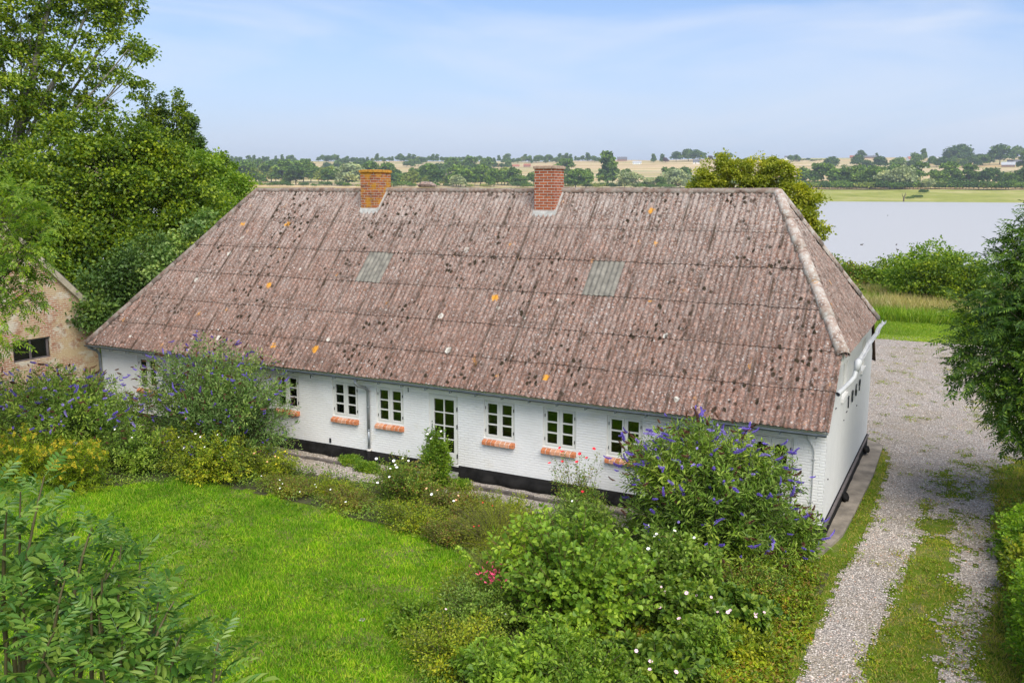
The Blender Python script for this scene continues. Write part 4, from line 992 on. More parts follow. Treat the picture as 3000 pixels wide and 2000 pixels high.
def broad_tree(name, label, cat, base, lobes, n_clump, per, leaf, mat, trunk_r=.25, group=None, csize=.45, limbs=True, up=.25, shell=.45, bark=None, seed=0, kind='rhomb', lean=None, trunk_pts=None, leafW=.75):
    g = np.random.default_rng(seed+100)
    base = np.array(base, float); root = empty(name, tuple(base)); tag(root, label, cat, group)
    Lc = np.array([l[0] for l in lobes], float); Lr = np.array([l[1] for l in lobes], float)
    pr = Lr**2; pr /= pr.sum(); which = g.choice(len(lobes), n_clump, p=pr)
    d = rand_dir(n_clump, g); d[:, 2] = d[:, 2]*.8+.12
    rad = Lr[which]*(shell+(1-shell)*g.random(n_clump)**.6)
    C = Lc[which]+unit(d)*rad[:, None]
    cs = csize*g.uniform(.6, 1.4, n_clump)
    n = n_clump*per; idx = np.repeat(np.arange(n_clump), per)
    off = g.normal(size=(n, 3))*cs[idx][:, None]*np.array([.62, .62, .42])
    P = C[idx]+off
    out = unit(off+unit(d)[idx]*cs[idx][:, None]*.8)
    A = unit(out*.8+g.normal(size=(n, 3))*.6+np.array([0, 0, -.15]))
    N = unit(g.normal(size=(n, 3))*.7+np.array([0, 0, 1.0])+out*.5)
    L = leaf*g.uniform(.7, 1.3, n); v, f = leaf_geo(P-base, A, N, L, L*leafW*g.uniform(.8, 1.2, n), kind)
    link('crown', np_mesh('crown', v, f, mat), root)
    # trunk and limbs
    cv = []
    top = Lc[np.argmax(Lc[:, 2])]
    if trunk_pts is None:
        tp = bez(base, np.array([base[0]*.6+top[0]*.4, base[1]*.6+top[1]*.4, base[2]*.4+top[2]*.6]), top, np.linspace(0, 1, 10))
    else: tp = np.array(trunk_pts, float)
    cv.append((tp-base, np.linspace(trunk_r, trunk_r*.25, len(tp))))
    if limbs:
        for k in range(len(lobes)):
            h = np.clip((Lc[k, 2]-base[2])*g.uniform(.35, .6)/(max(1e-3, top[2]-base[2])), .1, .85)
            s_ = tp[int(h*(len(tp)-1))]
            m_ = (s_+Lc[k])/2+np.array([0, 0, -.12*np.linalg.norm(Lc[k]-s_)])
            b_ = bez(s_, m_, Lc[k], np.linspace(0, 1, 7)); cv.append((b_-base, np.linspace(trunk_r*.30, trunk_r*.08, 7)))
            cc = np.where(which == k)[0]
            for q in cc[:max(2, int(len(cc)*.2))]:
                s2 = b_[g.integers(3, 7)]; m2 = (s2+C[q])/2+g.normal(size=3)*.1
                cv.append((bez(s2, m2, C[q], np.linspace(0, 1, 4))-base, np.linspace(trunk_r*.06, trunk_r*.02, 4)))
    v, f = tubes_geo(cv); link('trunk', np_mesh('trunk', v, f, bark or BARK, True), root)
    return root

def shrub(name, label, cat, base, rx, ry, h, nst, per, L, W, mat, group=None, kind='rhomb', seed=0, stem=None, splay=1.0, twig=.16, low=.15, droop=.0, hexp=.5, tips_out=False, stem_r=.008, leafup=.5, hv=(.62, 1.10)):
    """many arching stems from a crown at the ground, leaves in pairs along each"""
    g = np.random.default_rng(seed+500); bx, by = base[:2]; bz = float(ground_z(bx, by)) if len(base) < 3 else base[2]
    root = empty(name, (bx, by, bz)); tag(root, label, cat, group)
    th = g.random(nst)*2*np.pi; rr_ = np.sqrt(g.random(nst))
    top = np.stack([rx*rr_*np.cos(th), ry*rr_*np.sin(th), h*(1-rr_**2*(.55 if splay else .2))**hexp*g.uniform(hv[0], hv[1], nst)], -1)
    nlow = int(nst*.45); top[:nlow, 2] *= g.uniform(.2, .8, nlow)
    s0 = np.stack([top[:, 0]*.22, top[:, 1]*.22, np.zeros(nst)], -1)+g.normal(size=(nst, 3))*np.array([.08, .08, 0])
    mid_ = s0*.45+top*.55; mid_[:, :2] = s0[:, :2]*.6+top[:, :2]*.4; mid_[:, 2] = top[:, 2]*.72+droop
    t = low+(1-low)*g.random((nst, per))**.75
    tt = t[..., None]
    P = (1-tt)**2*s0[:, None]+2*tt*(1-tt)*mid_[:, None]+tt**2*top[:, None]
    T = unit(2*(1-tt)*(mid_-s0)[:, None]+2*tt*(top-mid_)[:, None])
    P = P.reshape(-1, 3); T = T.reshape(-1, 3); n = len(P)
    rd = rand_dir(n, g); rd = unit(rd-T*np.sum(rd*T, 1, keepdims=True)*.9)
    tw = twig*g.random(n)**1.3*(1.1-t.reshape(-1)*.6)
    P = P+rd*tw[:, None]
    P[:, 2] = np.maximum(P[:, 2], .02)
    A = unit(rd*.9+T*.55+np.array([0, 0, .1])+g.normal(size=(n, 3))*.25); N = unit(np.array([0, 0, leafup])+T*.5+g.normal(size=(n, 3))*.45)
    l = L*g.uniform(.6, 1.25, n)*(1.15-.35*t.reshape(-1)); v, f = leaf_geo(P, A, N, l, l*(W/L)*g.uniform(.8, 1.2, n), kind)
    link('foliage', np_mesh('foliage', v, f, mat), root)
    cv = [(bez(s0[i], mid_[i], top[i], np.linspace(0, 1, 6)), np.linspace(stem_r*1.4, stem_r*.4, 6)) for i in range(nst)]
    v, f = tubes_geo(cv, 4); link('stems', np_mesh('stems', v, f, stem or STEM, True), root)
    return root, top, T.reshape(nst, per, 3)[:, -1]

# leaf materials
LM = {
 'poplar': leafmat('poplar_leaf', [(.03, .075, .006), (.085, .155, .012), (.21, .28, .035), (.07, .12, .012)], .35),
 'maple': leafmat('dense_green_leaf', [(.018, .05, .005), (.07, .135, .010), (.19, .26, .022), (.05, .10, .008)], .33),
 'light': leafmat('light_green_leaf', [(.05, .12, .012), (.12, .21, .025), (.18, .26, .04)], .4),
 'dark': leafmat('dark_bluish_leaf', [(.02, .05, .010), (.045, .095, .022), (.09, .15, .045)], .25),
 'yellow': leafmat('yellow_green_leaf', [(.08, .12, .010), (.18, .22, .018), (.29, .31, .045), (.13, .17, .015)], .4),
 'ash': leafmat('ash_leaf', [(.018, .055, .012), (.04, .10, .018), (.11, .19, .03), (.05, .11, .03)], .3, rough=.42),
 'ashfg': leafmat('glossy_ash_leaf', [(.03, .085, .022), (.06, .14, .035), (.10, .19, .045), (.15, .22, .06)], .32, rough=.38, hue_noise=.15),
 'bud': leafmat('buddleia_leaf', [(.035, .08, .012), (.09, .17, .02), (.20, .28, .08), (.12, .22, .03)], .3),
 'budgrey': leafmat('grey_green_buddleia_leaf', [(.03, .075, .015), (.08, .16, .045), (.19, .27, .13), (.07, .15, .03)], .3),
 'round': leafmat('round_fresh_leaf', [(.06, .13, .018), (.13, .24, .03), (.23, .34, .05), (.09, .17, .03)], .38),
 'anem': leafmat('anemone_leaf', [(.03, .075, .012), (.08, .15, .02), (.15, .22, .04)], .3),
 'border': leafmat('border_leaf', [(.05, .10, .008), (.14, .21, .015), (.28, .32, .03), (.10, .12, .02)], .35),
 'brown': leafmat('reddish_brown_leaf', [(.08, .05, .03), (.13, .18, .02), (.16, .08, .05), (.10, .19, .02), (.22, .24, .05)], .3),
 'rose': leafmat('rose_leaf', [(.04, .09, .01), (.09, .17, .02), (.18, .25, .04), (.15, .08, .04)], .3),
 'fine': leafmat('broom_leaf', [(.09, .13, .012), (.18, .23, .025), (.26, .28, .06)], .35),
 'gold': leafmat('goldenrod_leaf', [(.07, .13, .008), (.14, .22, .012), (.20, .24, .02)], .35),
 'ivy': leafmat('ground_cover_leaf', [(.05, .11, .008), (.13, .21, .015), (.22, .30, .02), (.17, .10, .03), (.09, .17, .012)], .35),
 'hedge': leafmat('fresh_hedge_leaf', [(.06, .15, .012), (.14, .26, .02), (.22, .33, .04)], .4),
 'grass': leafmat('lawn_blade', [(.035, .13, .006), (.085, .22, .010), (.16, .32, .018), (.28, .33, .08)], .4, hue_noise=.5, nscale=.9, rough=.6),
 'verge': leafmat('verge_blade', [(.08, .15, .012), (.17, .23, .025), (.30, .28, .10), (.33, .26, .14), (.14, .22, .02)], .4, hue_noise=.4, rough=.6),
 'straw': leafmat('dry_straw', [(.24, .215, .15), (.33, .30, .22), (.14, .18, .06), (.38, .36, .30)], .35, hue_noise=.3, nscale=.15, rough=.7),
 'tall': leafmat('tall_green_grass', [(.08, .17, .010), (.15, .26, .02), (.24, .29, .06)], .4, hue_noise=.4, nscale=.3),
}
def petal(name, c, var=.2):
    ma, t, p, out = new_mat(name); g = NN(t, 'ShaderNodeNewGeometry')
    t.links.new(ramp(t, g.outputs['Random Per Island'], [(0, tuple(q*(1-var) for q in c)), (1, tuple(min(1, q*(1+var)) for q in c))]), p.inputs['Base Color']); p.inputs['Roughness'].default_value = .7
    return ma
PM = {'purple': petal('purple_floret', (.17, .11, .48), .45), 'lilac': petal('lilac_floret', (.33, .26, .60), .3), 'spent': petal('spent_brown_floret', (.13, .055, .025), .5), 'deep': petal('deep_violet_floret', (.12, .06, .30), .4),
      'white': petal('white_petal', (.80, .79, .76), .06), 'pink': petal('pink_petal', (.74, .50, .58), .15), 'yellow': petal('yellow_floret', (.62, .48, .02), .3), 'red': petal('crimson_petal', (.60, .015, .03), .3),
      'peach': petal('peach_petal', (.75, .42, .22), .2), 'magenta': petal('magenta_leaf', (.62, .06, .14), .4), 'centre': petal('yellow_centre', (.65, .50, .08), .1)}

# ---- flower heads
def panicle_mesh(name, mat, L=.2, r=.026, seed=0, bend=.05):
    g = np.random.default_rng(seed); n = 150
    t = g.random(n)**.9; th = g.random(n)*6.283; rad = r*(1-t*.82)*(1 if True else 1)
    c_ = np.stack([bend*t*t*2, np.zeros(n), L*t], -1); d = np.stack([np.cos(th), np.sin(th), np.full(n, .35)], -1)
    P = c_+d*rad[:, None]*.55; v, f = leaf_geo(P, unit(d), rand_dir(n, g), np.full(n, .022)*g.uniform(.7, 1.2, n), np.full(n, .02), 'rhomb', .5)
    tv, tf = tubes_geo([(np.stack([bend*np.linspace(0, 1, 6)**2*2, np.zeros(6), np.linspace(-.05, L*.98, 6)], -1), np.array([.003, r*.55, r*.62, r*.5, r*.3, .003]))], 6)
    me = bpy.data.meshes.new(name); allv = np.concatenate([v, tv]); faces = [tuple(q) for q in f]+[tuple(q+len(v)) for q in tf]
    me.from_pydata(allv.tolist(), [], [tuple(int(i) for i in q) for q in faces]); me.materials.append(mat); me.update(); return me
PAN = {k: [panicle_mesh(k+'_panicle', PM[k], L_, r_, i*7+j, be) for i, (L_, r_, be) in enumerate(((.16, .032, .02), (.20, .034, .05), (.13, .030, .01)))] for j, k in enumerate(('purple', 'lilac', 'spent', 'deep'))}
def put_heads(root, pts, dirs, meshes, name, g, size=1.0):
    for p_, d_ in zip(pts, dirs):
        o = bpy.data.objects.new(name, meshes[g.integers(len(meshes))]); col.objects.link(o); o.parent = root
        o.location = tuple(p_); q = Vector(tuple(d_)).to_track_quat('Z', 'X'); q = q @ Matrix.Rotation(g.random()*6.28, 3, 'Z').to_quaternion(); o.rotation_mode = 'QUATERNION'; o.rotation_quaternion = q
        s_ = size*.80*g.uniform(.65, 1.2); o.scale = (s_, s_, s_)
def disc_flower(name, r, petals, mat, centre=True, cup=.25):
    mb = MB(); n = petals
    for k in range(n):
        a = 2*math.pi*k/n; w_ = math.pi/n*1.05
        c0 = (0, 0, 0); l = (r*.8*math.cos(a-w_), r*.8*math.sin(a-w_), r*cup); rr_ = (r*.8*math.cos(a+w_), r*.8*math.sin(a+w_), r*cup); tp = (r*math.cos(a), r*math.sin(a), r*cup*1.1)
        mb.add([c0, l, tp, rr_], [(0, 1, 2), (0, 2, 3)])
    mats = [mat]
    if centre: mb.add([(r*.25*math.cos(q*1.05), r*.25*math.sin(q*1.05), r*.12) for q in range(6)], [tuple(range(6))], 1); mats.append(PM['centre'])
    me = bpy.data.meshes.new(name); me.from_pydata(mb.v, [], mb.f)
    for m_ in mats: me.materials.append(m_)
    for i, p_ in enumerate(me.polygons): p_.material_index = mb.m[i]
    me.update(); return me
FL = {'white': disc_flower('white_flower', .035, 6, PM['white'], True, .35), 'pink': disc_flower('pink_flower', .036, 6, PM['pink']), 'red': disc_flower('red_bloom', .045, 8, PM['red'], False, .6),
      'peach': disc_flower('peach_bloom', .04, 7, PM['peach'], False, .5), 'yellowf': disc_flower('yellow_bloom', .03, 6, PM['yellow'], False, .3)}
def put_flowers(root, top, idxs, key, name, g, size=1.0, lift=.03):
    for i in idxs:
        o = bpy.data.objects.new(name, FL[key]); col.objects.link(o); o.parent = root; p_ = top[i]
        o.location = (p_[0]+g.normal()*.05, p_[1]-.04+g.normal()*.05, p_[2]+lift+g.normal()*.03)
        o.rotation_euler = (g.uniform(.2, .9), g.uniform(-.4, .4), g.random()*.6+.4*0); s_ = size*.72*g.uniform(.8, 1.3); o.scale = (s_, s_, s_)

# ------------------------------------------------------------------ buddleias
def buddleia(label, base, rx, ry, h, nst, per, mat, nfl, keys, seed, L=.15, size=1.0, side=None):
    g = np.random.default_rng(seed)
    root, top, T = shrub('buddleia', label, 'buddleia', base, rx, ry, h, nst, per, L, L*.27, mat, 'flowering buddleias by the house', seed=seed, twig=.30, low=.12, stem_r=.009, droop=.08, hv=(.74, 1.16) if ry < 1.5 or base[0] < -12 else (.82, 1.07))
    order = np.argsort(-(top[:, 2]/h*1.0 - top[:, 1]/ry*.5 + g.random(nst)*.9)); extra = order[nfl:nfl+int(nfl*2.4)]; order = order[:nfl]
    for key, frac, nm_ in (('purple', .5, 'small_purple_blooms'), ('spent', .5, 'small_spent_blooms')):
        vv_, ff_, nb_ = [], [], 0
        for i_ in extra:
            if g.random() > frac+.15: continue
            me_ = PAN[key][g.integers(3)]; co = np.empty(len(me_.vertices)*3, np.float32); me_.vertices.foreach_get('co', co); co = co.reshape(-1, 3)
            dd = Vector(tuple(unit(top[i_]*np.array([1, 1, .1])+g.normal(size=3)*.6))).to_track_quat('Z', 'X').to_matrix(); co = co @ np.array(dd).T*size*g.uniform(.5, .8)+top[i_]+g.normal(size=3)*.12
            for p_ in me_.polygons:
                q_ = list(p_.vertices); ff_.append((q_[0]+nb_, q_[1]+nb_, q_[2]+nb_))
                if len(q_) == 4: ff_.append((q_[0]+nb_, q_[2]+nb_, q_[3]+nb_))
            vv_.append(co); nb_ += len(co)
        if vv_: tag(link(nm_, np_mesh(nm_, np.concatenate(vv_), np.array(ff_), PM[key]), root), kind='stuff')
    out = top[order]*np.array([1, 1, .0]); d = unit(unit(out+1e-6)*.9+np.array([0, 0, .35])+g.normal(size=(len(order), 3))*.4)
    k = g.random(len(order))
    for a, b_, key, nm in keys:
        sel = order[(k >= a) & (k < b_)]; ds = d[(k >= a) & (k < b_)]
        put_heads(root, top[sel]+g.normal(size=(len(sel), 3))*.08, ds, PAN[key], nm, g, size)
    return root
buddleia('large buddleia with many purple blooms in front of the arched door', (-2.0, -2.1), 2.0, 1.5, 2.95, 460, 105, LM['bud'], 99, ((0, .56, 'purple', 'purple_panicle'), (.56, .72, 'lilac', 'lilac_panicle'), (.72, 1, 'spent', 'spent_panicle')), 1, size=1.15)
buddleia('tall loose grey leaved buddleia growing up over the eaves left of the downpipe', (-15.8, -2.0), 2.7, 1.5, 3.3, 520, 90, LM['budgrey'], 95, ((0, .32, 'deep', 'violet_panicle'), (.32, .58, 'purple', 'purple_panicle'), (.58, 1, 'spent', 'spent_panicle')), 2, L=.13, size=.95)
buddleia('wide leafy buddleia with lilac blooms between the brick barn and the house', (-20.4, -3.3), 3.1, 2.0, 2.35, 430, 95, LM['bud'], 90, ((0, .45, 'lilac', 'lilac_panicle'), (.45, .75, 'purple', 'purple_panicle'), (.75, 1, 'spent', 'spent_panicle')), 3, size=1.2)
buddleia('low buddleia branch with dark seed heads beside the house corner', (-.45, -1.15), .75, .55, 1.05, 60, 60, LM['bud'], 24, ((0, .25, 'purple', 'purple_panicle'), (.25, 1, 'spent', 'spent_panicle')), 4, size=1.1)
buddleia('far left buddleia with lilac blooms below the barn window', (-24.6, -3.6), 1.8, 1.4, 2.0, 200, 90, LM['bud'], 50, ((0, .5, 'lilac', 'lilac_panicle'), (.5, .8, 'purple', 'purple_panicle'), (.8, 1, 'spent', 'spent_panicle')), 5, size=1.2)
# ------------------------------------------------------------------ border planting
GB = 'shrubs in the border along the house'
g_ = np.random.default_rng(77)
def bsh(label, base, rx, ry, h, mat, n=1.0, L=.07, W=.035, fl=None, name='border_shrub', cat='shrub', seed=0, group=GB, **k):
    nst = int(95*n*max(.4, rx*ry)); per = 64; h = h*1.12
    root, top, T = shrub(name, label, cat, base, rx, ry, h, nst, per, L, W, LM[mat], group, seed=seed, twig=.17, low=.05, stem_r=.005, **k)
    if fl:
        front = np.argsort(top[:, 1]-top[:, 2]*1.2+g_.random(len(top))*.8)
        i0 = 0
        for key, cnt, nm, sz in fl: put_flowers(root, top, front[i0:i0+cnt], key, nm, g_, sz); i0 += cnt
    return root
bsh('leafy green shrub laced with bindweed under the tall grey buddleia', (-15.3, -2.9), 1.8, .9, 1.35, 'border', 1.8, .09, .045, (('white', 6, 'white_flower', 1.0), ('peach', 2, 'peach_flower', 1)), seed=11)
bsh('dense green shrub below the left end of the tall buddleia', (-17.6, -3.2), 1.3, .9, 1.3, 'bud', 1.8, .10, .04, (('white', 3, 'white_flower', 1.0),), seed=12)
bsh('yellow green rose bush at the left end of the gravel', (-13.7, -2.1), .9, .6, .8, 'border', 1.6, .06, .035, (('peach', 4, 'peach_flower', 1), ('yellowf', 3, 'yellow_flower', 1.2)), seed=13)
bsh('reddish brown low bush at the edge of the lawn under the first gravel patch', (-12.55, -2.85), 1.0, .5, .45, 'brown', 2.0, .05, .03, (('white', 5, 'white_flower', .8),), seed=14)
bsh('mixed green and brown bush in front of the downpipe', (-11.5, -2.35), 1.0, .5, .42, 'border', 1.6, .055, .03, (('white', 2, 'white_flower', .8),), seed=15)
bsh('low brown tinged bush at the lawn edge below the gravel', (-10.6, -2.95), 1.0, .5, .45, 'brown', 1.8, .05, .028, (('white', 2, 'white_flower', .9),), seed=16)
bsh('dark leafy rose bush with white flowers left of the garden door', (-9.35, -2.15), 1.05, .75, 1.15, 'rose', 2.3, .06, .04, (('white', 9, 'white_flower', 1.3),), name='rose_bush', cat='rose bush', seed=17)
bsh('bright green climbing plant standing up in front of the glazed door', (-9.3, -.95), .42, .30, 1.35, 'light', 4.2, .09, .05, (('white', 4, 'white_flower', 1.1),), name='climbing_plant', cat='climber', seed=18)
bsh('brownish rose bush right of the glazed door', (-7.9, -2.3), 1.0, .7, .8, 'brown', 2.2, .055, .035, (('white', 2, 'white_flower', 1.2), ('peach', 4, 'peach_flower', .9)), name='rose_bush', cat='rose bush', seed=19)
bsh('green bush with a brown rim below the brownish rose bush', (-8.3, -3.3), 1.3, .55, .6, 'border', 1.8, .05, .03, None, seed=20)
bsh('loose yellow green bush under the first window right of the door', (-6.7, -2.1), .9, .6, .7, 'border', 1.8, .055, .03, (('red', 2, 'red_flower', .7),), seed=21)
bsh('tall thin rose bush with crimson flowers against the white wall', (-5.2, -1.25), .75, .5, 1.5, 'rose', 1.1, .06, .035, (('red', 9, 'red_flower', 1.25),), name='rose_bush', cat='rose bush', seed=22)
bsh('fine feathery broom in the middle of the border', (-6.2, -3.4), 1.3, .85, .9, 'fine', 3.8, .05, .009, (('red', 2, 'red_flower', .6),), name='broom', cat='broom', seed=23)
bsh('small brown speckled bush at the lawn edge left of the broom', (-7.2, -3.7), .8, .45, .6, 'brown', 2.0, .045, .028, None, seed=24)
bsh('leafy green bush between the crimson roses and the large purple buddleia', (-4.6, -2.5), 1.0, .8, 1.15, 'bud', 2.0, .09, .035, (('white', 2, 'white_flower', 1),), seed=25)
bsh('dark green weeds filling the lawn edge under the round leaved shrub', (-4.7, -6.6), .9, 1.1, .9, 'bud', 1.9, .06, .035, (('pink', 1, 'pink_flower', .7),), seed=26)
bsh('feathery dark weeds on the lawn side of the round leaved shrub', (-5.2, -4.9), .8, .9, .8, 'fine', 2.2, .06, .012, None, seed=27)
for i, (x_, y_) in enumerate(((-11.6, -.75), (-10.6, -.6), (-8.7, -.8), (-10.0, -1.2), (-12.4, -.45))):
    bsh(['bright green weed growing in the gravel under the downpipe', 'low weed by the kerb left of the stone step', 'green weed right of the climbing plant', 'low weed on the gravel below the stone step', 'small weed by the wall left of the downpipe'][i], (x_, y_), .45, .2, .22, 'light', 2.2, .06, .04, None, name='garden_weed', cat='weed', seed=30+i, group='weeds along the kerb')
bsh('purple tinged weeds at the bottom edge between lawn and round leaved shrub', (-4.5, -8.0), .9, .9, .75, 'border', 1.6, .06, .035, None, seed=68, group=None)
bsh('green weeds at the bottom edge under the round leaved shrub', (-3.4, -8.3), .9, .7, .8, 'round', 1.5, .11, .07, None, seed=69, group=None)
bsh('leafy green plants left of the round leaved shrub', (-5.4, -5.9), .6, .8, .55, 'border', 2.2, .06, .03, None, seed=70, group=None)
for i_, (x_, y_, h_, mt_, lb_) in enumerate(((-2.9, -7.3, .85, 'round', 'dark leafy weed in front of the round leaved shrub'), (-1.0, -6.0, .7, 'light', 'low dark leafy plant beside the pink anemones near the track'), (-.4, -7.2, .35, 'ivy', 'creeping plant mound by the bottom of the gravel track'), (-.5, -5.5, .4, 'border', 'small green plant mound by the edge of the gravel track'), (-2.9, -4.7, 1.2, 'bud', 'dark green bush between the round leaved shrub and the purple buddleia'), (-5.7, -7.3, .45, 'light', 'small dark weed patch at the lawn edge near the bottom'))):
    bsh(lb_, (x_, y_), .65, .55, h_, mt_, 1.8, .085, .05, None, seed=170+i_, group=None)
# goldenrod
def goldenrod(label, base, rx, ry, h, nst, seed):
    g = np.random.default_rng(seed); root, top, T = shrub('goldenrod', label, 'goldenrod', base, rx, ry, h, int(nst*1.5), 90, .12, .026, LM['gold'], 'goldenrod clumps', seed=seed, twig=.08, low=.1, stem_r=.006, hexp=.3)
    nst = len(top); order = np.argsort(-(top[:, 2]-top[:, 1]*.3+g.random(nst)*.5))[:min(60, nst//2)]; P = []
    ms = []
    for k in range(3):
        n = 110; t = g.random(n); th = g.random(n)*6.28; c_ = np.stack([.10*t*np.cos(th)*(1.1-t), .10*t*np.sin(th), .16*t], -1)
        v, f = leaf_geo(c_, rand_dir(n, g), rand_dir(n, g), np.full(n, .03), np.full(n, .016)); ms.append(np_mesh('yellow_plume', v, f, PM['yellow']))
    put_heads(root, top[order]-np.array([0, 0, .10]), unit(g.normal(size=(len(order), 3))*.5+np.array([0, 0, 1])), ms, 'yellow_plume', g, 1.0)
goldenrod('tall goldenrod clump with yellow plumes behind the lower left sapling', (-19.6, -5.2), 1.5, 1.1, 1.35, 130, 41)
goldenrod('goldenrod clump with yellow plumes at the left corner of the lawn', (-17.7, -5.0), 1.0, .75, 1.25, 90, 42)
bsh('tangled green weeds below the goldenrod at the far left of the lawn', (-21.8, -5.6), 1.6, 1.2, 1.3, 'gold', 1.8, .09, .03, (('white', 5, 'white_flower', 1.1),), seed=43)
# round leaved shrub
def roundshrub():
    g = np.random.default_rng(61)
    root, top, T = shrub('round_leaved_shrub', 'fresh green shrub of upright shoots with round leaves at the bottom centre', 'shrub', (-3.35, -5.9), 1.65, 1.25, 2.15, 300, 46, .115, .092, LM['round'], kind='oval', seed=61, twig=.13, low=.08, stem=STEMR, stem_r=.007, hexp=.6)
    # one low shoot reaching over the lawn
    n = 60; t = np.linspace(.15, 1, n); P = bez(np.array([-.8, -.2, .3]), np.array([-1.5, -.3, .7]), np.array([-2.25, -.15, 1.15]), t); gg = rand_dir(n, g)
    v, f = leaf_geo(P, unit(gg+np.array([-.4, 0, .3])), unit(np.array([0, 0, 1])+gg*.4), np.full(n, .085), np.full(n, .065), 'oval'); link('side_shoot', np_mesh('side_shoot', v, f, LM['round']), root)
    n = 60; P = np.array([-1.15, -.75, 1.05])+g.normal(size=(n, 3))*np.array([.15, .10, .08]); v, f = leaf_geo(P, rand_dir(n, g), rand_dir(n, g), np.full(n, .08), np.full(n, .04)); link('red_leaves', np_mesh('red_leaves', v, f, PM['magenta']), root)
    put_flowers(root, top, [3, 17, 40, 60], 'white', 'white_flower', g, 1.1)
roundshrub()
bsh('green tangle of bindweed in front of the purple buddleia', (-2.2, -4.1), 1.1, .8, 1.25, 'bud', 1.3, .12, .07, (('white', 6, 'white_flower', 1.2),), kind='oval', seed=62, group=None, name='bindweed', cat='bindweed')
def anemone(label, base, rx, ry, h, seed, nf):
    bsh(label, base, rx, ry, h*.85, 'anem', 1.15, .13, .10, (('pink', nf, 'pink_flower', 1.15),), kind='oval', seed=seed, name='japanese_anemone', cat='anemone', group='pink anemones', leafup=1.0)
anemone('clump of pink anemones right of the round leaved shrub', (-1.75, -5.3), 1.0, .7, 1.0, 63, 12)
anemone('smaller clump of pink anemones by the gravel track', (-.75, -4.6), .8, .6, .85, 64, 12)
anemone('pink anemones with large leaves near the bottom edge', (-1.5, -6.9), .9, .7, .7, 65, 5)
bsh('low dark bush under the buddleia beside the house corner', (-.9, -3.3), .9, .8, .6, 'rose', 2.0, .07, .04, None, seed=66, group=None)
bsh('low green plants at the bottom edge left of the track', (-2.2, -7.9), 1.0, .7, .75, 'light', 2.0, .08, .05, None, seed=67, group=None)

# ------------------------------------------------------------------ ash: compound leaves
def compound_leaf_template(L=.30, pairs=5, lw=.028, ll=.085, kind='oval'):
    P, A, N, l, w_ = [], [], [], [], []
    for i in range(pairs):
        t = .25+.68*i/pairs; c_ = np.array([L*t, 0, -.05*t*t]); s_ = ll*(.75+.4*math.sin(math.pi*(i+1)/(pairs+1)))
        for sg in (1, -1):
            P.append(c_); A.append([.55, sg*.83, -.22]); N.append([0, -sg*.25, 1]); l.append(s_); w_.append(lw*1.05)
    P.append(np.array([L*.93, 0, -.045])); A.append([1, 0, -.25]); N.append([0, 0, 1]); l.append(ll*1.1); w_.append(lw*1.1)
    v, f = leaf_geo(np.array(P), np.array(A, float), np.array(N, float), np.array(l), np.array(w_), kind, .4)
    tv = np.array([[0, -.0022, 0], [0, .0022, 0], [L*.93, .001, -.045], [L*.93, -.001, -.045], [L*.5, .0018, -.0125], [L*.5, -.0018, -.0125]])
    tf = np.array([[0, 5, 4], [0, 4, 1], [5, 3, 2], [5, 2, 4]])+len(v)
    return np.concatenate([v, tv]), np.concatenate([f, tf])
def place_template(tv, tf, P, A, N, s_):
    A = unit(A); Y = unit(np.cross(N, A)); Z = np.cross(A, Y)
    v = P[:, None]+(tv[None, :, 0:1]*A[:, None]+tv[None, :, 1:2]*Y[:, None]+tv[None, :, 2:3]*Z[:, None])*s_[:, None, None]
    f = tf[None]+len(tv)*np.arange(len(P))[:, None, None]; return v.reshape(-1, 3), f.reshape(-1, 3)
def ash_tree(label, base, lobes, n_tw, per, mat, seed, trunk_r=.16, name='ash_tree', size=1.0, group=None, kind='rhomb', pairs=4):
    g = np.random.default_rng(seed); base = np.array(base, float); root = empty(name, tuple(base)); tag(root, label, 'ash tree', group)
    Lc = np.array([l[0] for l in lobes], float); Lr = np.array([l[1] for l in lobes]); pr = Lr**2/np.sum(Lr**2); wh = g.choice(len(lobes), n_tw, p=pr)
    d = rand_dir(n_tw, g); C = Lc[wh]+d*(Lr[wh]*(.4+.6*g.random(n_tw)**.5))[:, None]
    idx = np.repeat(np.arange(n_tw), per); n = len(idx)
    A = unit(rand_dir(n, g)*.9+d[idx]*.7+np.array([0, 0, -.1])); P = C[idx]+g.normal(size=(n, 3))*.14
    tv, tf = compound_leaf_template(.26, pairs, .03, .085, kind)
    v, f = place_template(tv, tf, P-base, A, unit(np.array([0, 0, 1.0])+rand_dir(n, g)*.55), size*g.uniform(.75, 1.2, n))
    link('crown', np_mesh('crown', v, f, mat), root)
    cv = []; top = Lc[np.argmax(Lc[:, 2])]; tp = bez(base, (base+top)/2, top, np.linspace(0, 1, 8)); cv.append((tp-base, np.linspace(trunk_r, .04, 8)))
    for k in range(len(lobes)):
        s_ = tp[min(5, 1+k % 5)]; b_ = bez(s_, (s_+Lc[k])/2+np.array([0, 0, -.2]), Lc[k], np.linspace(0, 1, 5)); cv.append((b_-base, np.linspace(trunk_r*.4, .02, 5)))
        for q in np.where(wh == k)[0][:40]: cv.append((bez(b_[g.integers(2, 5)], (b_[3]+C[q])/2, C[q], np.linspace(0, 1, 3))-base, np.array([.015, .01, .005])))
    v, f = tubes_geo(cv); link('trunk', np_mesh('trunk', v, f, BARK, True), root)
    return root
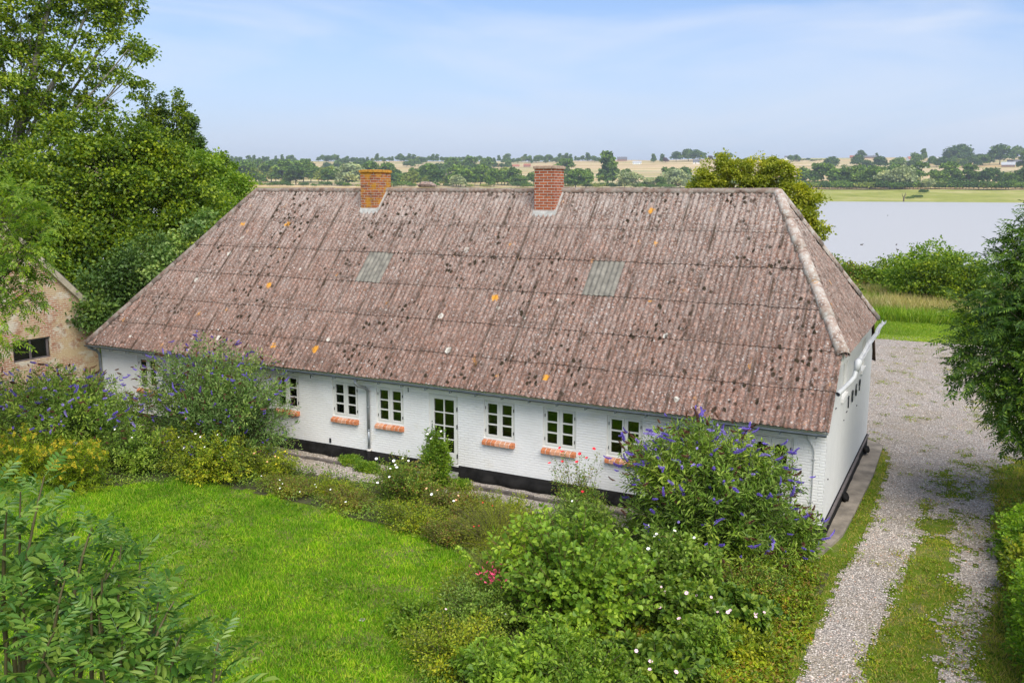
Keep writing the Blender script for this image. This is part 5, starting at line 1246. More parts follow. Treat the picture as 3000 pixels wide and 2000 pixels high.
# large ash at the right of the track
ash_tree('large dark green ash tree overhanging the right side of the gravel yard', (5.4, 3.6, -.5),
         [((4.9, 3.4, 6.0), 1.7), ((4.2, 3.0, 4.6), 1.9), ((3.5, 2.6, 3.6), 1.3), ((5.6, 3.6, 4.2), 2.4), ((4.4, 3.2, 2.6), 1.35), ((6.2, 4, 6.8), 1.9), ((5.2, 2.6, 2.4), 1.5), ((3.9, 3.2, 5.6), .9), ((5.8, 3.2, 1.0), 1.2), ((7, 4.5, 3.5), 2.4)],
         3400, 6, LM['ash'], 81, .2, size=1.25)
ash_tree('light leaved ash tree hanging in front of the brick barn gable', (-27.2, -5.6, -.5),
         [(V(10, 640, 25.5), 1.0), (V(50, 740, 25.5), .75), (V(-60, 700, 25.5), 1.5), (V(25, 860, 25.5), .6), (V(-60, 880, 25.5), 1.2), (V(95, 690, 25.6), .42), (V(-10, 960, 25), .5), (V(85, 850, 25.5), .35)],
         210, 6, LM['light'], 82, .14, size=1.3)
# foreground ash saplings in the lower left corner: shoots with big pinnate leaves
def shoot(g, base, tip, nleaf, tv, tf, size):
    mid_ = (base+tip)/2+np.array([0, 0, .12]); ts = np.linspace(.18, 1.0, nleaf); P = bez(base, mid_, tip, ts)
    T = unit(tip-base); side = unit(np.cross(T, np.array([0, 0, 1]))+1e-6); oth = np.cross(side, T)
    As = []
    for i in range(nleaf):
        a = i*math.pi/2*1.0+(math.pi if i % 2 else 0)+g.normal()*.35; As.append(unit(side*math.cos(a)+oth*math.sin(a)*.8+T*(.35+.5*(i/nleaf)**2)+np.array([0, 0, .22])))
    As = np.array(As); N = unit(np.array([0, 0, 1.0])+g.normal(size=(nleaf, 3))*.35)
    sz = size*np.linspace(1.15, .55, nleaf)*g.uniform(.85, 1.15, nleaf)
    v, f = place_template(tv, tf, P, As, N, sz)
    cv = (bez(base, mid_, tip, np.linspace(0, 1, 7)), np.linspace(.013, .004, 7)); return v, f, cv
def ash_saplings():
    tv, tf = compound_leaf_template(.30, 5, .030, .085, 'oval')
    specs = [ # (label, trunk base xy, [shoots: (px_base,py_base,d, px_tip,py_tip,d)])
        ('tall ash sapling with glossy leaves at the left edge of the photo', [(60, 2000, 5.6, 60, 1440, 5.6), (40, 1900, 5.4, 130, 1395, 5.5), (-40, 1800, 5.7, -10, 1400, 5.8), (10, 1800, 5.4, 20, 1500, 5.2), (-60, 2000, 5.3, -40, 1600, 5.3), (100, 2050, 5.2, 60, 1720, 5.1), (-20, 2050, 5, 0, 1780, 5), (70, 1900, 5.5, 95, 1530, 5.6), (-60, 1900, 5.8, -60, 1500, 5.9), (20, 2100, 4.9, 20, 1880, 4.8)]),
        ('ash sapling with leaning shoots over the lower left lawn', [(120, 1900, 5.3, 200, 1620, 5.3), (200, 1850, 5.2, 270, 1545, 5.3), (150, 2050, 5, 370, 1600, 5.3), (230, 2000, 5.1, 350, 1570, 5.4), (140, 2000, 5, 190, 1700, 5), (270, 2050, 4.9, 270, 1720, 5), (90, 2100, 4.8, 160, 1850, 4.7), (200, 2150, 4.8, 230, 1900, 4.8), (150, 1900, 5.4, 215, 1560, 5.5), (200, 2100, 4.7, 120, 1930, 4.7)]),
        ('slender upright ash sapling in the middle of the lower left group', [(340, 2050, 5, 355, 1590, 5.2), (400, 2050, 5, 412, 1610, 5.2), (310, 2100, 4.9, 290, 1800, 4.9), (350, 2150, 4.8, 360, 1860, 4.7), (420, 2150, 4.9, 470, 1730, 4.9), (380, 2200, 4.7, 400, 1900, 4.7), (300, 2000, 5, 300, 1680, 5), (330, 2200, 4.6, 300, 1950, 4.6)]),
        ('ash sapling with a shoot leaning right beyond the others', [(390, 2080, 4.7, 510, 1760, 4.8), (480, 2100, 4.7, 530, 1860, 4.7), (450, 2150, 4.6, 460, 1950, 4.6), (520, 2200, 4.6, 560, 1980, 4.6), (430, 2080, 4.8, 440, 1800, 4.8)]),
        ('single small ash shoot standing alone on the lawn side', [(620, 2100, 4.6, 640, 1880, 4.7), (610, 2180, 4.6, 650, 1960, 4.6)])]
    for si, (lab, sh) in enumerate(specs):
        g = np.random.default_rng(90+si); cen = np.mean([V(a, b_, c_) for a, b_, c_, *_ in sh], 0); base = np.array([cen[0], cen[1], -.5])
        root = empty('ash_sapling', tuple(base)); tag(root, lab, 'ash sapling', 'ash saplings at the lower left')
        VV, FF, cvs, nb = [], [], [], 0
        for (a, b_, c_, d, e, f_) in sh:
            p0, p1 = V(a, b_, c_), V(d, e, f_)
            nl = max(7, int(np.linalg.norm(p1-p0)*15)); v, f, cv = shoot(g, p0-base, p1-base, nl, tv, tf, 1.0)
            VV.append(v); FF.append(f+nb); nb += len(v); cvs.append(cv)
            lowp = (p0-base)*np.array([.45, .45, .35]); cvs.append((bez(lowp, (lowp+p0-base)/2+np.array([0, 0, .1]), p0-base, np.linspace(0, 1, 5)), np.linspace(.022, .013, 5)))
            cvs.append((bez(np.zeros(3), lowp*.5, lowp, np.linspace(0, 1, 4)), np.linspace(.035, .022, 4)))
        link('leaves', np_mesh('leaves', np.concatenate(VV), np.concatenate(FF), LM['ashfg']), root)
        v, f = tubes_geo(cvs, 6); link('stems', np_mesh('stems', v, f, STEMG, True), root)
STEMG = simple('olive_stem', (.10, .085, .03), .7, var=.3, scale=12)
ash_saplings()

# ------------------------------------------------------------------ big trees on the left
def lob(px, py, d, r): return (V(px, py, d), r)
broad_tree('poplar_tree', 'tall open poplar with bare limbs at the top left', 'poplar', (*V(-60, 900, 52)[:2], -.6),
   [lob(60, 60, 52, 1.7), lob(250, 40, 52, 1.7), lob(345, 60, 52, 1.1), lob(375, 145, 51, 1.15), lob(290, 190, 52, 1.3), lob(180, 190, 51, 1.2), lob(40, 190, 52, 1.5), lob(20, 300, 51, 1.5), lob(150, 300, 52, 1.2), lob(270, 285, 52, 1.0), lob(365, 240, 51, .8), lob(50, 400, 51, 1.3), lob(180, 385, 52, .8), lob(310, 330, 52, .7),
    lob(-100, 100, 53, 2.2), lob(120, -80, 52, 2.0), lob(300, -60, 52, 1.5), lob(-90, 300, 52, 2.0), lob(400, 160, 52, .6), lob(-60, -100, 53, 2.5), lob(380, 0, 52, .7)],
   460, 80, .17, LM['poplar'], .34, csize=.34, seed=1, shell=.25, leafW=.8, bark=BARKL,
   trunk_pts=[V(-60, 900, 52)*np.array([1, 1, 0])+np.array([0, 0, -.6]), V(-20, 650, 52), V(20, 480, 52), V(60, 380, 52), V(95, 230, 52), V(120, 100, 52), V(150, 0, 52), V(190, -100, 52)])
broad_tree('broadleaf_tree', 'huge dense leafy tree filling the left behind the roof', 'tree', (*V(330, 900, 44)[:2], -.6),
   [lob(235, 440, 44, 1.5), lob(360, 430, 44, 1.4), lob(460, 480, 44, 1.3), lob(140, 500, 44, 1.3), lob(300, 540, 43, 2.0), lob(430, 590, 43, 1.8), lob(540, 560, 44, 1.3), lob(200, 620, 42.5, 1.7), lob(330, 700, 42, 1.8), lob(470, 730, 42, 1.6), lob(570, 650, 43.5, 1.2), lob(230, 780, 42, 1.4)],
   560, 110, .16, LM['maple'], .45, csize=.40, seed=2, shell=.72, group='large trees left of the house')
broad_tree('broadleaf_tree', 'broad green tree at the left edge under the poplar', 'tree', (*V(60, 900, 40)[:2], -.6),
   [lob(60, 560, 41, 1.4), lob(-40, 600, 41, 1.8), lob(120, 660, 40, 1.3), lob(20, 720, 40, 1.5), lob(170, 740, 40, 1.2), lob(110, 820, 39, 1.2), lob(200, 860, 39, 1.0)],
   280, 105, .15, LM['maple'], .35, csize=.38, seed=3, shell=.55, group='large trees left of the house')
broad_tree('broadleaf_tree', 'lighter green tree touching the left end of the ridge', 'tree', (*V(630, 700, 50)[:2], -.6),
   [lob(600, 530, 50, 1.3), lob(670, 560, 50, 1.0), lob(560, 500, 51, 1.2), lob(640, 490, 51, .8), lob(540, 600, 49, 1.3), lob(620, 620, 48, 1.2), lob(700, 545, 50, .6)],
   300, 90, .14, LM['light'], .28, csize=.32, seed=4, shell=.5, group='large trees left of the house')
for i, (px, py, lb) in enumerate(((425, 262, 'tallest spiky young poplar beside the big poplar'), (468, 300, 'slim young poplar second of the spiky row'), (515, 282, 'slim pointed young poplar third of the spiky row'), (548, 330, 'lowest slim young poplar at the right of the spiky row'))):
    d_ = 56; lobs = [lob(px+6*k, py-10+36*k, d_, .34+.12*k) for k in range(6)]
    broad_tree('young_poplar', lb, 'poplar', (*V(px, 600, d_)[:2], -.6), lobs, 150, 30, .14, LM['dark'] if i % 2 else LM['poplar'], .07, csize=.18, seed=5+i, shell=.3, group='spiky young poplars', up=.6)
broad_tree('broadleaf_tree', 'dark bluish green tree low beside the left slope of the roof', 'tree', (*V(330, 950, 36)[:2], -.6),
   [lob(300, 850, 36, .9), lob(380, 800, 36, .9), lob(450, 740, 37, .8), lob(340, 900, 35.5, .7), lob(280, 930, 35, .6), lob(410, 850, 36, .7)],
   300, 34, .13, LM['dark'], .15, csize=.34, seed=12, shell=.4, group='large trees left of the house')
broad_tree('creeper', 'pale leafed creeper shoots rising along the left slope of the roof', 'creeper', (*V(500, 900, 34)[:2], -.6),
   [lob(560, 670, 36, .35), lob(520, 715, 36, .4), lob(600, 640, 36.5, .3), lob(480, 760, 35.5, .35), lob(455, 800, 35, .3)],
   70, 26, .13, LM['budgrey'], .05, csize=.25, seed=13, shell=.3)
# yellow green poplars behind the right half of the roof
broad_tree('poplar_tree', 'bright yellow green poplar behind the right end of the ridge', 'poplar', (*V(2180, 700, 55)[:2], -.6),
   [lob(2090, 520, 55, 1.0), lob(2150, 500, 55, .9), lob(2215, 500, 55, 1.0), lob(2280, 520, 55, 1.0), lob(2110, 590, 55, 1.2), lob(2220, 590, 55, 1.5), lob(2320, 580, 54.5, .9), lob(2350, 650, 54, .9), lob(2180, 680, 55, 1.6), lob(2380, 590, 54.5, .5), lob(2395, 670, 54, .6), lob(2330, 730, 54, .9), lob(2060, 560, 55, .9), lob(2260, 485, 55, .6), lob(2120, 480, 55, .5)],
   560, 84, .14, LM['yellow'], .22, csize=.27, seed=14, shell=.4, leafW=.8)
# lakeside bushes
GL = 'bushes along the near lake shore'
for i, (px, py, d_, r_, mt, lb) in enumerate(((2440, 800, 72, 1.9, 'rose', 'olive scrubby bush at the lake side just right of the roof'), (2500, 815, 74, 1.6, 'border', 'low green bush second along the near shore'), (2555, 825, 74, 1.7, 'light', 'rounded green bush below the middle of the lake'), (2620, 805, 72, 2.1, 'maple', 'tallest dark bush on the near shore'), (2680, 805, 70, 2.1, 'light', 'full green bush left of the large ash'), (2735, 770, 66, 2.2, 'light', 'tall green bush touching the large ash'), (2460, 850, 66, 1.2, 'rose', 'small olive bush beside the roof slope'), (2790, 800, 64, 2.2, 'maple', 'dark bush behind the large ash'))):
    P_ = V(px, py, d_); broad_tree('lakeside_bush', lb, 'bush', (P_[0], P_[1], float(ground_z(P_[0], P_[1]))), [(P_+np.array([0, 0, -.3]), r_*.8), (P_+np.array([r_*.6, 0, -.7]), r_*.7), (P_+np.array([-r_*.6, 0, -.8]), r_*.7), (P_+np.array([0, 0, -1.6]), r_)], 230, 44, .18, LM[mt], .1, csize=.4, seed=20+i, shell=.6, group=GL)
# hedge on the right
for i, (x_, y_, h_, mt, lb) in enumerate(((4.0, 1.2, 1.0, 'hedge', 'low green bush under the large ash by the track'), (4.1, -.6, 1.1, 'border', 'green bush right of the wheel track below the ash'), (4.15, -2.3, 1.5, 'hedge', 'bright green bush at the right edge half way down the track'), (4.15, -4.1, 2.2, 'hedge', 'tall light green bush in the lower right corner'), (4.6, -6.0, 2.4, 'hedge', 'light green bush at the bottom right corner of the photo'), (4.2, 2.8, .9, 'rose', 'dark bush at the foot of the large ash'))):
    bsh(lb, (x_, y_), .75, 1.15, h_, mt, 2.6, .085, .05, None, name='hedge_bush', seed=50+i, group='bushes along the right side of the track', kind='oval')

# ------------------------------------------------------------------ grass
def blades(name, P, h, w_, mat, label=None, lean=.35, seed=0, tuft=None, kind='stuff', cat='grass'):
    g = np.random.default_rng(seed); n = len(P); th = g.random(n)*6.283; hh = h*g.uniform(.5, 1.3, n); ww = w_*g.uniform(.7, 1.3, n)
    s_ = np.stack([np.cos(th), np.sin(th), np.zeros(n)], -1)*ww[:, None]/2
    ln = g.normal(size=(n, 3))*lean; ln[:, 2] = 1; ln = unit(ln)
    mid_ = P+ln*hh[:, None]*.55; ln2 = unit(ln+np.stack([g.normal(size=n), g.normal(size=n), np.full(n, -.25)], -1)*.35); tip = mid_+ln2*hh[:, None]*.5
    v = np.stack([P-s_, P+s_, mid_+s_*.7, tip, mid_-s_*.7], 1).reshape(-1, 3)
    f = (np.array([[0, 1, 2], [0, 2, 4], [4, 2, 3]])[None]+5*np.arange(n)[:, None, None]).reshape(-1, 3)
    o = link(name, np_mesh(name, v, f, mat)); tag(o, label, cat, kind=kind); return o
def lawn():
    g = np.random.default_rng(200); n = 330000
    x = g.uniform(-19, .8, n); y = g.uniform(-12.8, -2.3, n)
    edge = interp(x, [(-24, -6.2), (-17.5, -5.0), (-16, -3.3), (-13.6, -3.0), (-12, -3.4), (-9, -3.6), (-6.6, -4.2), (-5.6, -5.2), (-5.0, -6.6), (-4.4, -8.0), (-3.6, -10.5), (1, -11)])
    dens = fbm(x*.8, y*.8, 3); r = np.hypot(x-CAM[0], y-CAM[1])
    k = (y < edge+(fbm(x*1.5, y*1.5, 3)-.5)*.9) & (g.random(n) < .55+dens)
    x, y = x[k], y[k]; P = np.stack([x, y, ground_z(x, y)], -1)
    hm = .045+.06*fbm(x*1.1+5, y*1.1, 4)**1.3+.05*(vnoise(x*3.2, y*3.2) > .72)
    blades('lawn_grass', P, hm, .013, LM['grass'], 'bright green lawn in front of the house', lean=.5, seed=1)
    # broad leaf weeds in the lawn and yellow dots
    n = 2600; x = g.uniform(-18, -4, n); y = g.uniform(-12, -3.4, n); k = vnoise(x*.9, y*.9) > .55; x, y = x[k], y[k]; n = len(x)
    idx = np.repeat(np.arange(n), 6); A = unit(np.stack([g.normal(size=n*6), g.normal(size=n*6), np.full(n*6, .7)], -1)); P = np.stack([x, y, ground_z(x, y)+.02], -1)[idx]
    v, f = leaf_geo(P, A, unit(np.array([0, 0, 1.])+g.normal(size=(n*6, 3))*.2), g.uniform(.05, .11, n*6), g.uniform(.018, .035, n*6), 'oval'); o = link('lawn_weeds', np_mesh('lawn_weeds', v, f, LM['light'])); tag(o, 'broad leaved weeds scattered in the lawn', 'weeds', kind='stuff')
lawn()
def verge():
    g = np.random.default_rng(210); n = 260000
    x = g.uniform(-.9, 5.2, n); y = -9.5+43*g.random(n)**1.9; fa_ = g.random(n) < .22; x[fa_] = g.uniform(-3.5, 3.5, fa_.sum()); y[fa_] = g.uniform(10, 31, fa_.sum())
    k_ = gravel_amount(x, y)+(fbm(x*2.2, y*2.2, 4)-.5)*.9
    inapr = (x < .42+0*y) & (y > -.5) & (y < 9.4)
    keep = (k_ < g.normal(.34, .16, n)) & (vnoise(x*2.1, y*2.1)+g.random(n)*.7 > .5) & ~inapr & (y < 31.5) & ~((x < .2) & (y < -4.2)) & (g.random(n) < .9)
    x, y = x[keep], y[keep]; P = np.stack([x, y, ground_z(x, y)], -1); tall = .03+.05*fbm(x*1.4, y*1.4, 4)+.05*(x > 3.3)
    blades('verge_grass', P, tall, .016, LM['verge'], 'patchy yellow green grass between and beside the wheel tracks', lean=.6, seed=3)
    # weeds in the gravel
    n = 11000; x = g.uniform(-2.6, 4.4, n); y = -8+38*g.random(n)**1.2; k_ = gravel_amount(x, y)+(fbm(x*2.2, y*2.2, 4)-.5)*.9
    wz = fbm(x*1.3+9, y*1.3, 3)
    keep = (k_ < .88) & (wz > .44) & ~((x < .42) & (y > -.6) & (y < 9.3)); x, y = x[keep], y[keep]; n = len(x); q = 9
    idx = np.repeat(np.arange(n), q); A = unit(np.stack([g.normal(size=n*q), g.normal(size=n*q), np.full(n*q, .8)], -1)); P = np.stack([x, y, ground_z(x, y)+.02], -1)[idx]+g.normal(size=(n*q, 3))*np.array([.06, .06, .015])
    v, f = leaf_geo(P, A, unit(np.array([0, 0, 1.])+g.normal(size=(n*q, 3))*.3), g.uniform(.03, .08, n*q), g.uniform(.012, .03, n*q)); o = link('track_weeds', np_mesh('track_weeds', v, f, LM['ivy'])); tag(o, 'low weeds growing through the gravel of the track', 'weeds', kind='stuff')
    # ground cover between the shrubs and the left track
    n = 42000; x = g.uniform(-2.4, .75, n); y = g.uniform(-9.5, -1.4, n); lim = interp(y, [(-9.5, .35), (-6, .45), (-4, .5), (-1.4, .2)])+(vnoise(x*3, y*3)-.5)*.35
    keep = x < lim; x, y = x[keep], y[keep]; n = len(x); P = np.stack([x, y, ground_z(x, y)+.02+.16*g.random(n)*fbm(x*2, y*2, 2)*2], -1)
    v, f = leaf_geo(P, unit(g.normal(size=(n, 3))+np.array([0, -.2, .2])), unit(np.array([0, 0, 1.])+g.normal(size=(n, 3))*.4), g.uniform(.04, .09, n), g.uniform(.03, .06, n)); o = link('ground_cover', np_mesh('ground_cover', v, f, LM['ivy'])); tag(o, 'low creeping ground cover along the left edge of the track', 'ground cover', kind='stuff')
    # border undergrowth
    n = 110000; x = g.uniform(-23, -.2, n); y = g.uniform(-9.6, -1.35, n)
    edge = interp(x, [(-24, -7), (-17.5, -4.9), (-15.5, -3.3), (-13.6, -3.1), (-12, -3.4), (-9, -3.6), (-6.6, -4.1), (-5.6, -5.0), (-5.0, -6.4), (-4.5, -9.6), (1, -9.6)])
    keep = (y > edge) & (vnoise(x*1.2, y*1.2) > .12); x, y = x[keep], y[keep]; n = len(x); P = np.stack([x, y, ground_z(x, y)+.02+.55*g.random(n)*fbm(x*1.3, y*1.3, 2)**1.5], -1)
    v, f = leaf_geo(P, unit(g.normal(size=(n, 3))+np.array([0, 0, .4])), unit(np.array([0, 0, 1.])+g.normal(size=(n, 3))*.5), g.uniform(.04, .085, n), g.uniform(.02, .04, n)); o = link('undergrowth', np_mesh('undergrowth', v, f, LM['bud'])); tag(o, 'low green undergrowth between the border shrubs', 'undergrowth', kind='stuff')
verge()
def meadow():
    g = np.random.default_rng(220)
    # mown grass behind the yard
    n = 60000; r = g.uniform(48.5, 60, n); a = YAW+np.arctan((g.uniform(2380, 3000, n)-1500)/F_PX); x = CAM[0]+r*np.sin(a); y = CAM[1]+r*np.cos(a)
    k = y > 30.6; x, y = x[k], y[k]; blades('mown_grass', np.stack([x, y, ground_z(x, y)], -1), .08, .04, LM['tall'], 'short bright grass behind the gravel yard', seed=5)
    n = 70000; r = g.uniform(55, 80, n); a = YAW+np.arctan((g.uniform(2330, 3000, n)-1500)/F_PX); x = CAM[0]+r*np.sin(a); y = CAM[1]+r*np.cos(a); keep = (r > 56.5+2*vnoise(x*.3, y*.3))
    x, y, r = x[keep], y[keep], r[keep]; mix = fbm(x*.22, y*.22, 3)+(r-63)*.03; dry = mix > .5
    blades('tall_dry_grass', np.stack([x, y, ground_z(x, y)], -1)[dry], 1.05, .045, LM['straw'], 'tall dry straw coloured grass before the lake', seed=6, lean=.28)
    blades('tall_green_grass', np.stack([x, y, ground_z(x, y)], -1)[~dry], .75, .05, LM['tall'], 'tall green grass and reeds behind the mown strip', seed=7, lean=.35)
meadow()

# ------------------------------------------------------------------ far side of the lake
def far_mat(name, cols):
    cols = [(c_[0]*2.2, c_[1]*2.1, c_[2]*1.6) for c_ in cols]
    return leafmat(name, cols, .15, rough=.8, hue_noise=.5, nscale=.12)
FM = {'green': far_mat('far_green_crown', [(.03, .06, .012), (.055, .10, .02), (.09, .14, .03)]), 'dark': far_mat('far_dark_crown', [(.018, .042, .012), (.035, .068, .018), (.06, .10, .03)]),
      'silver': far_mat('far_silvery_crown', [(.09, .12, .07), (.15, .18, .11), (.21, .24, .16)]), 'olive': far_mat('far_olive_crown', [(.07, .10, .02), (.11, .14, .035), (.15, .18, .05)]), 'copper': far_mat('far_copper_crown', [(.05, .03, .03), (.08, .04, .04)])}
def far_variant(name, mat, h, w_, style, seed):
    g = np.random.default_rng(seed+900); base_h = .10*h if style != 'bush' else 0.0
    lobes = []
    nl = {'round': 9, 'tall': 8, 'bush': 7, 'open': 9}[style]
    for i in range(nl):
        a = g.random()*6.283; rr_ = g.random()**.5
        if style == 'tall': z_ = base_h+h*(.08+.80*i/nl); r_ = w_*.34*(1.1-.7*i/nl); x_, y_ = g.normal()*w_*.08, g.normal()*w_*.08
        elif style == 'bush': z_ = h*.42; r_ = h*g.uniform(.38, .55); x_, y_ = (g.random()-.5)*w_*.8, (g.random()-.5)*w_*.5
        elif style == 'open': z_ = base_h+h*g.uniform(.15, .88); r_ = w_*g.uniform(.15, .26); x_, y_ = rr_*w_*.32*math.cos(a), rr_*w_*.32*math.sin(a)
        else: z_ = base_h+h*g.uniform(.18, .75); r_ = w_*g.uniform(.24, .34); x_, y_ = rr_*w_*.26*math.cos(a), rr_*w_*.26*math.sin(a)
        lobes.append((np.array([x_, y_, z_]), r_))
    C = []; D_ = []
    for c_, r_ in lobes:
        n = int(130*(r_/(w_*.28))**1.4)+40; d = rand_dir(n, g); d[:, 2] = np.abs(d[:, 2])*.9-.25*(g.random(n) < .4); C.append(c_+d*r_*g.uniform(.75, 1.12, n)[:, None]); D_.append(d)
    C = np.concatenate(C); D_ = np.concatenate(D_); n = len(C); s_ = max(.9, h*.085)*g.uniform(.6, 1.3, n)
    v, f = leaf_geo(C, unit(rand_dir(n, g)+D_*.3), unit(D_+g.normal(size=(n, 3))*.5), s_*1.3, s_*1.1, 'rhomb', .3)
    crown = np_mesh(name+'_crown', v, f, mat)
    cv = [(np.array([[0, 0, -1.5], [0, 0, h*.3], [0, 0, h*.6]]), np.array([h*.022, h*.018, h*.01]))]
    for c_, r_ in lobes[:5]: cv.append((np.array([[0, 0, h*.25], c_*np.array([.5, .5, .75]), c_]), np.array([h*.012, h*.009, h*.005])))
    tv, tf = tubes_geo(cv, 5); return crown, np_mesh(name+'_trunk', tv, tf, BARK)
FV = {'oak': [far_variant('oak', FM['dark'], 20, 22, 'round', i) for i in range(2)]+[far_variant('oak', FM['green'], 21, 20, 'round', 5+i) for i in range(2)],
      'wood': [far_variant('wood', FM['green'], 22, 16, 'round', 10+i) for i in range(3)]+[far_variant('wood', FM['olive'], 20, 17, 'round', 14), far_variant('wood', FM['dark'], 22, 15, 'round', 15)],
      'poplar': [far_variant('poplar', FM['green'], 27, 13, 'tall', 20+i) for i in range(2)], 'open': [far_variant('open', FM['green'], 23, 18, 'open', 30+i) for i in range(3)],
      'willow': [far_variant('willow', FM['silver'], 16, 20, 'round', 40+i) for i in range(2)], 'bush': [far_variant('bush', FM['green'], 6.5, 16, 'bush', 50), far_variant('bush', FM['olive'], 6, 18, 'bush', 51), far_variant('bush', FM['dark'], 7, 14, 'bush', 52)],
      'copper': [far_variant('copper', FM['copper'], 18, 18, 'round', 60)]}
fg = np.random.default_rng(333)
def far_tree(px, d, kind, label, group=None, size=1.0, cat=None, name=None):
    a = YAW+math.atan((px-1500)/F_PX); x, y = CAM[0]+d*math.sin(a), CAM[1]+d*math.cos(a); z = float(ground_z(x, y))
    cr_, tr_ = FV[kind][fg.integers(len(FV[kind]))]; nm = name or {'bush': 'far_bush', 'willow': 'willow_tree', 'poplar': 'poplar_tree', 'oak': 'oak_tree', 'copper': 'copper_beech'}.get(kind, 'broadleaf_tree')
    e = empty(nm, (x, y, z), fg.random()*6.28); s_ = size*fg.uniform(.62, 1.22)*(1.35 if d < 2600 else 1.15); hx = fg.uniform(1.15, 1.5); e.scale = (s_*hx, s_*hx, s_)
    tag(e, label, cat or ('bush' if kind == 'bush' else 'tree'), group)
    link('crown', cr_, e); link('trunk', tr_, e)
def belt(x0, x1, step, d0, d1, kinds, label, group, size=1.0, skip=()):
    px = x0
    while px < x1:
        if not any(a < px < b_ for a, b_ in skip) and not (1065 < px < 1140 and d0 < 0): far_tree(px, fg.uniform(d0, d1), kinds[fg.integers(len(kinds))], label, group, size)
        px += step*fg.uniform(.6, 1.4)
LB = {k: v for k, v in (('A', 'green tree in the near wood across the lake behind the chimneys'), ('B', 'green tree half way up the wooded slope behind the ridge'), ('C', 'green tree in the upper wood behind the left half of the ridge'), ('D', 'small distant tree on the left skyline'),
      ('E', 'low bush in the long hedge behind the shore meadow on the right'), ('F', 'tree in the loose row between the hedge and the fields on the right'), ('G', 'low bush on the pale field just above the left part of the ridge'), ('H', 'tree in the wood across the lake right of the second chimney'))}
belt(560, 1260, 16, 1500, 1800, ['wood', 'wood', 'open', 'oak'], LB['A'], 'trees of the near wood', .98, ((905, 915),))
belt(560, 1300, 40, 1430, 1470, ['bush'], LB['G'], 'bushes on the pale field', .75)
belt(1150, 1660, 14, 1430, 1600, ['wood', 'oak', 'wood', 'bush'], LB['A'], 'trees of the near wood', .95)
belt(560, 1660, 16, 1900, 2350, ['wood', 'oak', 'wood', 'open'], LB['B'], 'trees of the middle slope', 1.0, ((1090, 1240), (1430, 1600)))
belt(560, 1750, 15, 2650, 3000, ['wood', 'oak'], LB['C'], 'trees of the upper wood', .95, ((930, 960), (1090, 1180), (1250, 1420), (1500, 1750)))
belt(560, 1760, 11, 3100, 3350, ['wood', 'oak', 'poplar'], LB['D'], 'trees on the left skyline', .82, ((880, 930),))
belt(2330, 3010, 12, 1405, 1425, ['bush'], LB['E'], 'bushes of the shore hedge', 1.25)
belt(1660, 2300, 15, 1405, 1480, ['bush', 'willow', 'wood', 'bush'], LB['H'], 'trees right of the second chimney', .8)
belt(2340, 3010, 30, 1480, 1700, ['open', 'wood', 'open', 'oak'], LB['F'], 'trees of the loose row on the right', .92, ((2440, 2460), (2670, 2700)))
belt(2440, 2650, 17, 1440, 1520, ['wood', 'oak', 'wood'], 'tree in the dense dark row left of the large willow', 'dense dark row', .95)
